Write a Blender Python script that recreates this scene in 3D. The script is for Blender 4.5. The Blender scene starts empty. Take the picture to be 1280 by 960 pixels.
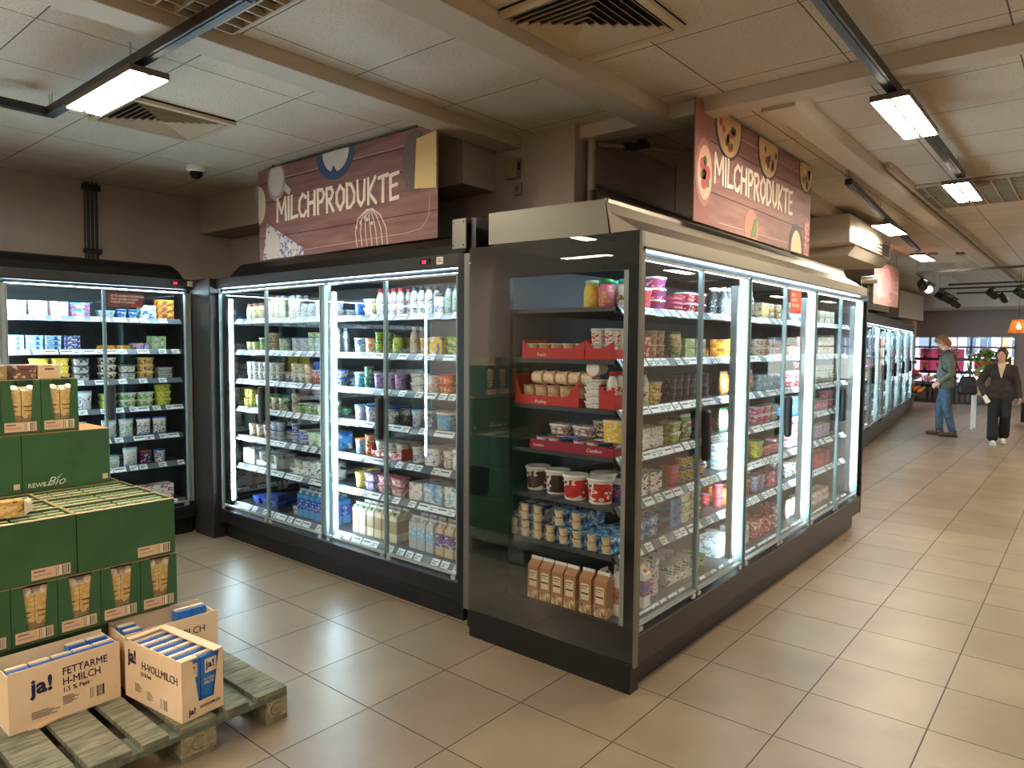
import bpy, math, random
from mathutils import Vector, Matrix
random.seed(11)
SC = bpy.context.scene
COL = SC.collection
PI = math.pi

# ------------------------------------------------------------ camera, world, exposure
def cam_rows(yaw, pitch, roll):
    cy, sy, cp, sp = math.cos(yaw), math.sin(yaw), math.cos(pitch), math.sin(pitch)
    f = Vector((-sy*cp, cy*cp, sp)); r = Vector((cy, sy, 0)); u = r.cross(f)
    return math.cos(roll)*r + math.sin(roll)*u, -math.sin(roll)*r + math.cos(roll)*u, f
_r, _u, _f = cam_rows(math.radians(39.8225), math.radians(-3.3513), math.radians(0.4126))
cd = bpy.data.cameras.new('camera'); cam = bpy.data.objects.new('camera', cd); COL.objects.link(cam)
cam.matrix_world = Matrix(((_r.x, _u.x, -_f.x, 0), (_r.y, _u.y, -_f.y, 0), (_r.z, _u.z, -_f.z, 1.68), (0, 0, 0, 1)))
cd.sensor_width = 36; cd.lens = 874.75*36/1280; cd.clip_start = 0.05; cd.clip_end = 200
SC.camera = cam
SC.view_settings.view_transform = 'Standard'; SC.view_settings.look = 'None'
SC.view_settings.gamma = 1; SC.view_settings.use_curve_mapping = False
SC.view_settings.exposure = 1.35
LAMP_W = 50.0        # ceiling lamp panels
LED_TOP = 34.0        # light strips in the glass-door cases
LED_POST = 60.0
SKY = 3.0
SC.cycles.transparent_max_bounces = 24
SC.cycles.max_bounces = 10
SC.cycles.diffuse_bounces = 5
SC.cycles.caustics_reflective = False; SC.cycles.caustics_refractive = False
SC.cycles.sample_clamp_indirect = 4.0
w = bpy.data.worlds.new('daylight'); SC.world = w; w.use_nodes = True
bg = w.node_tree.nodes['Background']; bg.inputs[0].default_value = (0.80, 0.90, 1.0, 1); bg.inputs[1].default_value = SKY

# ------------------------------------------------------------ materials
_M = {}
def lin(c):
    return tuple(((x/255.0)/12.92 if x/255.0 <= 0.04045 else ((x/255.0+0.055)/1.055)**2.4) for x in c)
def nt(m): return m.node_tree.nodes, m.node_tree.links
def M(name, col, rough=0.5, metal=0.0, emit=0, spec=0.5, bump=0, bscale=60, coat=0):
    if name in _M: return _M[name]
    m = bpy.data.materials.new(name); m.use_nodes = True; N, L = nt(m); b = N['Principled BSDF']
    b.inputs['Base Color'].default_value = (*lin(col), 1); b.inputs['Roughness'].default_value = rough
    b.inputs['Metallic'].default_value = metal; b.inputs['Specular IOR Level'].default_value = spec
    b.inputs['Coat Weight'].default_value = coat
    if emit:
        b.inputs['Emission Color'].default_value = (*lin(col), 1); b.inputs['Emission Strength'].default_value = emit
    if bump:
        t = N.new('ShaderNodeTexCoord'); n = N.new('ShaderNodeTexNoise'); n.inputs['Scale'].default_value = bscale
        bp = N.new('ShaderNodeBump'); bp.inputs['Strength'].default_value = bump; bp.inputs['Distance'].default_value = 0.004
        L.new(t.outputs['Object'], n.inputs['Vector']); L.new(n.outputs['Fac'], bp.inputs['Height']); L.new(bp.outputs['Normal'], b.inputs['Normal'])
    _M[name] = m; return m
def ramp(N, stops, interp='LINEAR'):
    r = N.new('ShaderNodeValToRGB'); r.color_ramp.interpolation = interp
    while len(r.color_ramp.elements) < len(stops): r.color_ramp.elements.new(0.5)
    for e, (p, c) in zip(r.color_ramp.elements, stops):
        e.position = p; e.color = (*lin(c), 1)
    return r
def PR(base, acc, acc2=None, scale=38, rough=0.4):
    """printed packaging: patches of ink on a base colour"""
    key = ('pr', base, acc, acc2, scale)
    if key in _M: return _M[key]
    m = bpy.data.materials.new('printed_packaging'); m.use_nodes = True; N, L = nt(m); b = N['Principled BSDF']
    b.inputs['Roughness'].default_value = rough
    t = N.new('ShaderNodeTexCoord'); mp = N.new('ShaderNodeMapping'); mp.inputs['Scale'].default_value = (1, 1, 1.5)
    mp.inputs['Location'].default_value = (hash(base) % 7, hash(acc) % 5, 3)
    n = N.new('ShaderNodeTexNoise'); n.inputs['Scale'].default_value = scale; n.inputs['Detail'].default_value = 1.5
    L.new(t.outputs['Object'], mp.inputs['Vector']); L.new(mp.outputs['Vector'], n.inputs['Vector'])
    a2 = acc2 or acc
    r = ramp(N, [(0, a2), (0.40, base), (0.57, acc), (0.66, base)], 'CONSTANT')
    L.new(n.outputs['Fac'], r.inputs['Fac']); L.new(r.outputs['Color'], b.inputs['Base Color'])
    _M[key] = m; return m
def glass_mat(name, tint, strength=1.0, base=0.0, rough=0.0):
    if name in _M: return _M[name]
    m = bpy.data.materials.new(name); m.use_nodes = True; N, L = nt(m)
    for n in list(N): N.remove(n)
    o = N.new('ShaderNodeOutputMaterial'); mx = N.new('ShaderNodeMixShader'); tr = N.new('ShaderNodeBsdfTransparent')
    gl = N.new('ShaderNodeBsdfGlossy'); fr = N.new('ShaderNodeFresnel'); ma = N.new('ShaderNodeMath'); ma.operation = 'MULTIPLY_ADD'
    tr.inputs[0].default_value = (*tint, 1); gl.inputs['Roughness'].default_value = rough; fr.inputs['IOR'].default_value = 1.5
    ma.inputs[1].default_value = strength; ma.inputs[2].default_value = base
    L.new(fr.outputs[0], ma.inputs[0]); L.new(ma.outputs[0], mx.inputs[0]); L.new(tr.outputs[0], mx.inputs[1]); L.new(gl.outputs[0], mx.inputs[2])
    L.new(mx.outputs[0], o.inputs[0]); _M[name] = m; return m
def math_node(N, op, a, b=None):
    n = N.new('ShaderNodeMath'); n.operation = op
    for i, v in enumerate((a, b)):
        if v is None: continue
        if isinstance(v, (int, float)): n.inputs[i].default_value = v
        else: n.id_data.links.new(v, n.inputs[i])
    return n.outputs[0]
def grid_line(N, L, pos, axis, period, phase, wid):
    s = N.new('ShaderNodeSeparateXYZ'); L.new(pos, s.inputs[0])
    a = math_node(N, 'ADD', s.outputs[axis], -phase + period*400)
    f = math_node(N, 'MODULO', a, period)
    d = math_node(N, 'MINIMUM', f, math_node(N, 'SUBTRACT', period, f))
    cell = math_node(N, 'FLOOR', math_node(N, 'DIVIDE', a, period))
    return math_node(N, 'LESS_THAN', d, wid/2), cell
def tile_mat(name, cols, px, ox, py, oy, wid, grout, rough=(0.25, 0.4), nscale=2.5, bumpmode=None, tvar=0.06):
    m = bpy.data.materials.new(name); m.use_nodes = True; N, L = nt(m); b = N['Principled BSDF']
    g = N.new('ShaderNodeNewGeometry'); P = g.outputs['Position']
    lx, cx = grid_line(N, L, P, 0, px, ox, wid); ly, cy = grid_line(N, L, P, 1, py, oy, wid)
    line = math_node(N, 'MAXIMUM', lx, ly)
    cv = N.new('ShaderNodeCombineXYZ'); L.new(cx, cv.inputs[0]); L.new(cy, cv.inputs[1])
    wn = N.new('ShaderNodeTexWhiteNoise'); wn.noise_dimensions = '2D'; L.new(cv.outputs[0], wn.inputs['Vector'])
    n = N.new('ShaderNodeTexNoise'); n.inputs['Scale'].default_value = nscale; n.inputs['Detail'].default_value = 3; n.inputs['Roughness'].default_value = 0.5
    L.new(P, n.inputs['Vector'])
    k = math_node(N, 'ADD', n.outputs['Fac'], math_node(N, 'MULTIPLY', math_node(N, 'SUBTRACT', wn.outputs['Value'], 0.5), tvar*2))
    r = ramp(N, [(0.3, cols[0]), (0.7, cols[1])]); L.new(k, r.inputs['Fac'])
    mx = N.new('ShaderNodeMix'); mx.data_type = 'RGBA'; L.new(line, mx.inputs['Factor']); L.new(r.outputs['Color'], mx.inputs['A'])
    mx.inputs['B'].default_value = (*lin(grout), 1); L.new(mx.outputs['Result'], b.inputs['Base Color'])
    rr = N.new('ShaderNodeMapRange'); L.new(n.outputs['Fac'], rr.inputs[0]); rr.inputs['To Min'].default_value = rough[0]; rr.inputs['To Max'].default_value = rough[1]
    L.new(math_node(N, 'MAXIMUM', rr.outputs[0], math_node(N, 'MULTIPLY', line, 0.7)), b.inputs['Roughness'])
    bp = N.new('ShaderNodeBump'); bp.inputs['Distance'].default_value = 0.003; bp.inputs['Strength'].default_value = 0.5
    h = math_node(N, 'SUBTRACT', 1.0, line)
    if bumpmode:
        v = N.new('ShaderNodeTexNoise'); v.inputs['Scale'].default_value = 85; v.inputs['Detail'].default_value = 3; L.new(P, v.inputs['Vector'])
        h = math_node(N, 'ADD', h, math_node(N, 'MULTIPLY', v.outputs['Fac'], 1.6)); bp.inputs['Strength'].default_value = 0.9
        pit = math_node(N, 'MULTIPLY', math_node(N, 'LESS_THAN', v.outputs['Fac'], 0.40), 0.35)
        m2 = N.new('ShaderNodeMix'); m2.data_type = 'RGBA'; L.new(pit, m2.inputs['Factor']); L.new(mx.outputs['Result'], m2.inputs['A'])
        m2.inputs['B'].default_value = (*lin(bumpmode), 1); L.new(m2.outputs['Result'], b.inputs['Base Color'])
    L.new(h, bp.inputs['Height']); L.new(bp.outputs['Normal'], b.inputs['Normal'])
    return m
def noise_mat(name, c1, c2, scale, rough=0.6, stretch=(1, 1, 1), metal=0, bump=0.3, lo=0.35, hi=0.65):
    if name in _M: return _M[name]
    m = bpy.data.materials.new(name); m.use_nodes = True; N, L = nt(m); b = N['Principled BSDF']
    t = N.new('ShaderNodeTexCoord'); mp = N.new('ShaderNodeMapping'); mp.inputs['Scale'].default_value = stretch
    n = N.new('ShaderNodeTexNoise'); n.inputs['Scale'].default_value = scale; n.inputs['Detail'].default_value = 5
    L.new(t.outputs['Object'], mp.inputs[0]); L.new(mp.outputs[0], n.inputs['Vector'])
    r = ramp(N, [(lo, c1), (hi, c2)]); L.new(n.outputs['Fac'], r.inputs['Fac']); L.new(r.outputs['Color'], b.inputs['Base Color'])
    b.inputs['Roughness'].default_value = rough; b.inputs['Metallic'].default_value = metal
    if bump:
        bp = N.new('ShaderNodeBump'); bp.inputs['Strength'].default_value = bump; bp.inputs['Distance'].default_value = 0.003
        L.new(n.outputs['Fac'], bp.inputs['Height']); L.new(bp.outputs['Normal'], b.inputs['Normal'])
    _M[name] = m; return m
def bar_mat():
    if 'bar' in _M: return _M['bar']
    m = bpy.data.materials.new('printed_barcode'); m.use_nodes = True; N, L = nt(m); b = N['Principled BSDF']; b.inputs['Roughness'].default_value = 0.6
    t = N.new('ShaderNodeTexCoord'); s = N.new('ShaderNodeSeparateXYZ'); L.new(t.outputs['Object'], s.inputs[0])
    wn = N.new('ShaderNodeTexWhiteNoise'); wn.noise_dimensions = '1D'
    L.new(math_node(N, 'FLOOR', math_node(N, 'MULTIPLY', s.outputs[0], 420)), wn.inputs['W'])
    r = ramp(N, [(0, (50, 45, 60)), (0.5, (225, 200, 165))], 'CONSTANT'); L.new(wn.outputs['Value'], r.inputs['Fac']); L.new(r.outputs['Color'], b.inputs['Base Color'])
    _M['bar'] = m; return m

BLACK = M('black_coated_steel', (24, 22, 22), 0.34, 0.0, 0, 0.35)
BLACKG = M('black_gloss_panel', (14, 13, 14), 0.35, 0.0, 0, 0.3)
CHAR = M('charcoal_panel', (46, 41, 39), 0.4, 0.2)
SILVER = M('brushed_silver', (142, 134, 118), 0.42, 0.6)
OLIVE = M('grey_olive_metal', (112, 108, 96), 0.42, 0.5)
ALU = M('pale_aluminium', (160, 166, 162), 0.3, 0.35)
FRAME = M('door_edge_profile', (132, 150, 150), 0.3, 0.2)
INNER = M('case_lining_grey', (46, 49, 52), 0.5)
SHELF = M('shelf_dark_grey', (70, 74, 78), 0.4, 0.3)
RAIL = M('price_rail', (92, 100, 106), 0.25)
TAG = M('price_tag_paper', (222, 226, 226), 0.35)
TAGD = M('price_tag_print', (70, 76, 84), 0.5)
GLASS = glass_mat('door_glass', (0.97, 0.995, 0.99), 0.36, 0.0)
WGLASS = glass_mat('window_glass', (0.97, 0.99, 0.99), 0.6, 0.01)
LEDM = M('cool_led_strip', (208, 238, 255), 0.4, 0, LED_TOP)
LEDP = M('cool_led_post', (208, 238, 255), 0.4, 0, LED_POST)
LAMPM = M('warm_lamp_diffuser', (255, 240, 218), 0.4, 0, LAMP_W)
HANDLE = M('handle_black', (16, 16, 17), 0.45)
WALL = noise_mat('painted_wall', (176, 162, 150), (184, 170, 158), 3, 0.8, bump=0.05)
BEAM = M('beam_paint', (196, 184, 166), 0.6)
CONDUIT = M('pipe_paint', (170, 158, 140), 0.5)
CARD = noise_mat('corrugated_card', (196, 158, 116), (214, 178, 136), 8, 0.85)
CARDB = noise_mat('brown_card', (146, 102, 66), (170, 122, 82), 10, 0.85)
CREAM = noise_mat('cream_card', (226, 196, 158), (236, 208, 172), 5, 0.75, bump=0.1)
GREEN = noise_mat('green_card', (44, 82, 42), (52, 92, 48), 6, 0.6, bump=0.05)
NAVY = M('navy_ink', (28, 26, 72), 0.6)
DKINK = M('dark_ink', (60, 50, 56), 0.6)
WHITE = M('white_plastic', (236, 238, 236), 0.35)

# ------------------------------------------------------------ mesh builder
class MB:
    def __init__(s): s.v = []; s.f = []; s.mi = []; s.sm = []; s.mats = []
    def k(s, mat):
        if mat not in s.mats: s.mats.append(mat)
        return s.mats.index(mat)
    def add(s, vs, fs, mat, T=None, smooth=False):
        o = len(s.v)
        s.v += [tuple(T @ Vector(p)) if T is not None else tuple(p) for p in vs]
        ml = mat if isinstance(mat, list) else None
        for i, f in enumerate(fs):
            s.f.append(tuple(a+o for a in f)); s.mi.append(s.k(ml[i] if ml else mat)); s.sm.append(smooth)
        return s
    def box(s, x0, y0, z0, x1, y1, z1, mat, b=0, T=None):
        if x1 < x0: x0, x1 = x1, x0
        if y1 < y0: y0, y1 = y1, y0
        if z1 < z0: z0, z1 = z1, z0
        if not b:
            vs = [(x, y, z) for z in (z0, z1) for y in (y0, y1) for x in (x0, x1)]
            return s.add(vs, [(0, 2, 3, 1), (4, 5, 7, 6), (0, 1, 5, 4), (2, 6, 7, 3), (0, 4, 6, 2), (1, 3, 7, 5)], mat, T)
        b = min(b, (x1-x0)*0.45, (y1-y0)*0.45, (z1-z0)*0.45)
        def ring(z, i):
            a = b if i else 0
            c = b
            return [(x0+a+c, y0+a, z), (x1-a-c, y0+a, z), (x1-a, y0+a+c, z), (x1-a, y1-a-c, z), (x1-a-c, y1-a, z), (x0+a+c, y1-a, z), (x0+a, y1-a-c, z), (x0+a, y0+a+c, z)]
        def ring0(z):
            return [(x0+b, y0, z), (x1-b, y0, z), (x1, y0+b, z), (x1, y1-b, z), (x1-b, y1, z), (x0+b, y1, z), (x0, y1-b, z), (x0, y0+b, z)]
        def ringi(z):
            return [(x0+b, y0+b, z), (x1-b, y0+b, z), (x1-b, y0+b, z), (x1-b, y1-b, z), (x1-b, y1-b, z), (x0+b, y1-b, z), (x0+b, y1-b, z), (x0+b, y0+b, z)]
        q = b*0.5
        def rq(z):
            return [(x0+b, y0+q, z), (x1-b, y0+q, z), (x1-q, y0+b, z), (x1-q, y1-b, z), (x1-b, y1-q, z), (x0+b, y1-q, z), (x0+q, y1-b, z), (x0+q, y0+b, z)]
        return s.loft([rq(z0), ring0(z0+q), ring0(z1-q), rq(z1)], mat, T=T)
    def loft(s, secs, mat, T=None, smooth=False, caps=True, close=True):
        n = len(secs[0]); vs = [p for c in secs for p in c]; fs = []; ms = []
        for i in range(len(secs)-1):
            mm = mat[i] if isinstance(mat, list) else mat
            for j in range(n if close else n-1):
                k = (j+1) % n; fs.append((i*n+j, i*n+k, (i+1)*n+k, (i+1)*n+j)); ms.append(mm)
        s.add(vs, fs, ms, T, smooth)
        if caps:
            m0 = mat[0] if isinstance(mat, list) else mat; m1 = mat[-1] if isinstance(mat, list) else mat
            s.add(secs[0], [tuple(range(n))[::-1]], m0, T); s.add(secs[-1], [tuple(range(n))], m1, T)
        return s
    def lathe(s, prof, mat, seg=16, T=None, sx=1, sy=1, smooth=True, caps=True):
        secs = [[(r*sx*math.cos(2*PI*j/seg), r*sy*math.sin(2*PI*j/seg), z) for j in range(seg)] for r, z in prof]
        return s.loft(secs, mat, T, smooth, caps)
    def rr(s, prof, mat, T=None, n=3, caps=True, cx=0, cy=0):
        """rounded-rectangle loft: prof rows (w, d, r, z)"""
        secs = []
        for w_, d_, r_, z in prof:
            pts = []
            for (qx, qy, a0) in ((1, 1, 0), (-1, 1, 90), (-1, -1, 180), (1, -1, 270)):
                for i in range(n+1):
                    a = math.radians(a0+90*i/n)
                    pts.append((cx+qx*(w_/2-r_)+r_*math.cos(a), cy+qy*(d_/2-r_)+r_*math.sin(a), z))
            secs.append(pts)
        return s.loft(secs, mat, T, False, caps)
    def tube(s, pts, r, mat, seg=8, T=None):
        pts = [Vector(p) for p in pts]; secs = []
        for i, p in enumerate(pts):
            d = (pts[min(i+1, len(pts)-1)]-pts[max(i-1, 0)]).normalized()
            up = Vector((0, 0, 1)) if abs(d.z) < 0.9 else Vector((1, 0, 0))
            a = d.cross(up).normalized(); b = a.cross(d)
            rr_ = r[i] if isinstance(r, (list, tuple)) else r
            secs.append([tuple(p+rr_*(math.cos(2*PI*j/seg)*a+math.sin(2*PI*j/seg)*b)) for j in range(seg)])
        return s.loft(secs, mat, T, True)
    def prism(s, poly, z0, z1, mat, T=None):
        return s.loft([[(x, y, z0) for x, y in poly], [(x, y, z1) for x, y in poly]], mat, T)
    def mesh(s, name):
        me = bpy.data.meshes.new(name); me.from_pydata(s.v, [], s.f)
        for m in s.mats: me.materials.append(m)
        me.polygons.foreach_set('material_index', s.mi); me.polygons.foreach_set('use_smooth', s.sm); me.update()
        return me
    def build(s, name, parent=None, T=None, **kw):
        o = bpy.data.objects.new(name, s.mesh(name)); return link(o, parent, T, **kw)
def link(o, parent=None, T=None, **kw):
    COL.objects.link(o)
    if parent is not None: o.parent = parent
    if T is not None: o.matrix_basis = T
    return tag(o, **kw)
def tag(o, label=None, cat=None, group=None, kind=None):
    if label: o['label'] = label
    if cat: o['category'] = cat
    if group: o['group'] = group
    if kind: o['kind'] = kind
    return o
def root(name, T=None, **kw):
    o = bpy.data.objects.new(name, None); o.empty_display_size = 0.05; return link(o, None, T, **kw)
def mobj(name, me, parent=None, T=None, **kw):
    return link(bpy.data.objects.new(name, me), parent, T, **kw)
def TR(x, y, z, rz=0): return Matrix.Translation((x, y, z)) @ Matrix.Rotation(rz, 4, 'Z')
def FX(x, y, z):   # drawing frame on a face that looks towards +x (local x -> +y, local y -> up)
    return Matrix(((0, 0, 1, x), (1, 0, 0, y), (0, 1, 0, z), (0, 0, 0, 1)))
def FY(x, y, z):   # drawing frame on a face that looks towards -y
    return Matrix(((1, 0, 0, x), (0, 0, -1, y), (0, 1, 0, z), (0, 0, 0, 1)))
def text_mesh(body, size, mat, bold=0.0, sx=1.0, shear=0.0, ext=0.0008, align='LEFT'):
    cu = bpy.data.curves.new('lettering', 'FONT'); cu.body = body; cu.size = size; cu.offset = bold*size; cu.extrude = ext
    cu.align_x = align; cu.shear = shear; cu.resolution_u = 2
    o = bpy.data.objects.new('lettering', cu); COL.objects.link(o)
    bpy.context.view_layer.update()
    dg = bpy.context.evaluated_depsgraph_get(); me = bpy.data.meshes.new_from_object(o.evaluated_get(dg))
    bpy.data.objects.remove(o); me.transform(Matrix.Diagonal((sx, 1, 1, 1))); me.materials.clear(); me.materials.append(mat); me.name = 'lettering'
    return me
def struct(mb, name, **kw): return mb.build(name, kind='structure', **kw)

# ------------------------------------------------------------ the room
ZC = 3.08
FLOORM = tile_mat('floor_tiles', ((122, 106, 86), (141, 124, 102)), 0.5, 0.0, 0.492, 0.018, 0.006, (62, 54, 46), (0.32, 0.38), 2.2, tvar=0.10)
CEILM = tile_mat('ceiling_tiles', ((210, 201, 185), (218, 209, 193)), 0.655, -4.27, 0.645, 1.075, 0.007, (112, 98, 80), (0.85, 0.95), 3, bumpmode=(160, 150, 134), tvar=0.3)
struct(MB().box(-7.1, -5.2, -0.1, 6.2, 25, 0, FLOORM), 'floor')
struct(MB().box(-7.1, -5.2, ZC, 6.2, 25, ZC+0.1, CEILM), 'ceiling')
struct(MB().box(-7.1, -5.2, 0, -6.92, 3.95, ZC, WALL), 'wall_west')
struct(MB().box(-6.92, 3.75, 0, -2.62, 3.95, ZC, WALL).box(-2.82, 3.95, 0, -2.62, 9.95, ZC, WALL).box(-3.95, 9.75, 0, -2.82, 9.95, ZC, WALL), 'wall_north')
struct(MB().loft([[(-3.95, 9.95, z), (-3.72, 9.95, z), (-5.12, 24.5, z), (-5.3, 24.5, z)] for z in (0, ZC)], WALL), 'wall_aisle')
struct(MB().box(6.0, -5.2, 0, 6.2, 25, ZC, M('shop_wall', (150, 140, 128), 0.8)), 'wall_east')
struct(MB().box(-7.1, -5.2, 0, 6.2, -5.0, ZC, M('shop_wall', (150, 140, 128), 0.8)), 'wall_south')
GREYW = M('cool_grey_wall', (176, 168, 168), 0.8)
YB = 24.5
mb = MB().box(-5.3, YB, 0, 6.2, YB+0.2, 0.55, GREYW).box(-5.3, YB, 2.0, 6.2, YB+0.2, ZC, GREYW)
for x0, x1 in ((-5.3, -5.0), (-1.75, -1.35), (1.8, 2.2), (5.6, 6.2)): mb.box(x0, YB, 0.55, x1, YB+0.2, 2.0, GREYW)
struct(mb, 'wall_window_side')
struct(MB().box(-5.2, 22.3, 2.74, 6.0, YB, ZC, M('white_soffit', (214, 208, 200), 0.8)), 'trim_1')
WF = M('window_frame_paint', (176, 176, 182), 0.4)
for i, (x0, x1) in enumerate(((-5.0, -1.75), (-1.35, 1.8), (2.2, 5.6))):
    mb = MB().box(x0, YB+0.06, 0.55, x1, YB+0.12, 0.61, WF).box(x0, YB+0.06, 1.94, x1, YB+0.12, 2.0, WF).box(x0, YB+0.06, 1.62, x1, YB+0.12, 1.68, WF)
    for k in range(4):
        x = x0+(x1-x0-0.06)*k/3; mb.box(x, YB+0.06, 0.61, x+0.06, YB+0.12, 1.94, WF)
    fr = struct(mb, 'window_%d' % (i+1))
    MB().box(x0+0.02, YB+0.085, 0.6, x1-0.02, YB+0.092, 1.96, WGLASS).build('window_glass', fr, kind='structure')
# ceiling beams and ducts
struct(MB().box(-3.24, -5, 3.0, -3.06, 3.75, ZC, BEAM, 0.006), 'beam_1')
struct(MB().box(-2.18, -5, 2.99, -1.99, 3.95, ZC, BEAM, 0.006), 'beam_2')
struct(MB().box(-1.99, 3.8, 2.995, 6.0, 3.95, ZC, BEAM, 0.006), 'beam_3')
struct(MB().box(-1.48, 4.0, 2.99, -1.33, 22.3, ZC, BEAM, 0.006).box(-1.50, 3.955, 2.975, -1.31, 4.3, ZC, BEAM, 0.004).box(-1.30, 6.0, 3.03, -1.27, 22.3, ZC, CONDUIT), 'beam_4')
struct(MB().box(-2.62, 3.8, 2.995, -2.18, 3.95, ZC, BEAM, 0.004), 'beam_5')
struct(MB().loft([[(-2.15, 5.6, z), (-1.98, 5.6, z), (-2.25, 10.4, z), (-2.45, 10.4, z)] for z in (3.0, ZC)], BEAM), 'beam_6')
struct(MB().box(-6.92, 3.42, 2.74, -3.29, 3.75, ZC, WALL, 0.004), 'trim_2')
struct(MB().box(-2.62, 7.6, 2.72, -1.95, 9.0, 3.0, BEAM, 0.01), 'trim_3')
# outside
struct(MB().box(-30, 25, -0.2, 30, 60, -0.12, M('asphalt', (120, 118, 116), 0.9)), 'ground_street')
def house(x0, x1, h, col, name_label, nwin, wc):
    t = root('town_house', TR((x0+x1)/2, 34, -0.12), label=name_label, cat='building', group=None)
    MB().box(x0-(x0+x1)/2, 0, 0, x1-(x0+x1)/2, 5, h, M('render_%d' % int(x0*10), col, 0.8)).build('facade', t)
    wdt = (x1-x0)/nwin
    for k in range(nwin):
        for z in (1.9, 3.9, 5.9):
            if z+1.2 > h: continue
            xx = x0-(x0+x1)/2+wdt*(k+0.5)
            f = MB().box(xx-0.5, -0.06, z-0.6, xx+0.5, 0.02, z+0.7, M('white_frame', (235, 235, 235), 0.6)).box(xx-0.42, -0.07, z-0.52, xx-0.03, -0.05, z+0.62, M('house_pane', wc, 0.1)).box(xx+0.03, -0.07, z-0.52, xx+0.42, -0.05, z+0.62, M('house_pane', wc, 0.1)).build('window', t)
    MB().loft([[(x0-(x0+x1)/2+0.0, -0.3, h), (x1-(x0+x1)/2+0.0, -0.3, h), (x1-(x0+x1)/2+0.0, 5.2, h), (x0-(x0+x1)/2+0.0, 5.2, h)], [(x0-(x0+x1)/2+0.0, 2.3, h+1.6), (x1-(x0+x1)/2+0.0, 2.3, h+1.6), (x1-(x0+x1)/2+0.0, 2.7, h+1.6), (x0-(x0+x1)/2+0.0, 2.7, h+1.6)]], M('roof_red', (150, 88, 70), 0.8)).build('roof', t)
house(-12, -4.45, 7, (226, 150, 166), 'pink rendered house seen through the glass beyond the man', 4, (90, 100, 120))
house(-4.4, -2.95, 7, (226, 226, 226), 'narrow pale house between the pink and orange houses outside', 1, (80, 100, 130))
house(-2.9, 3, 6.4, (222, 160, 112), 'orange-beige house seen through the glass above the woman', 4, (120, 90, 80))
house(3.05, 11, 7.2, (208, 200, 184), 'beige house outside beyond the orange-beige one', 5, (90, 96, 110))

# ------------------------------------------------------------ refrigerated cases with glass doors
ORD = ['top', 'second', 'third', 'fourth', 'fifth', 'sixth', 'bottom']
CASES = {}
_tag = MB().box(-0.032, -0.001, -0.022, 0.032, 0.001, 0.024, TAG).box(-0.024, -0.0018, -0.012, 0.004, -0.001, -0.004, TAGD).box(-0.024, -0.0018, 0.003, 0.022, -0.001, 0.009, TAGD).mesh('price_tag')
_tag2 = MB().box(-0.048, -0.001, -0.022, 0.048, 0.001, 0.022, TAG).box(-0.04, -0.0018, 0.0, 0.035, -0.001, 0.010, TAGD).mesh('price_tag')
_handle = MB().rr([(0.04, 0.026, 0.010, 0), (0.054, 0.044, 0.016, 0.014), (0.054, 0.044, 0.016, 0.264), (0.04, 0.026, 0.010, 0.278)], HANDLE, n=3).mesh('handle')
SHZ = [1.86, 1.60, 1.355, 1.12, 0.875, 0.63, 0.30]
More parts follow.
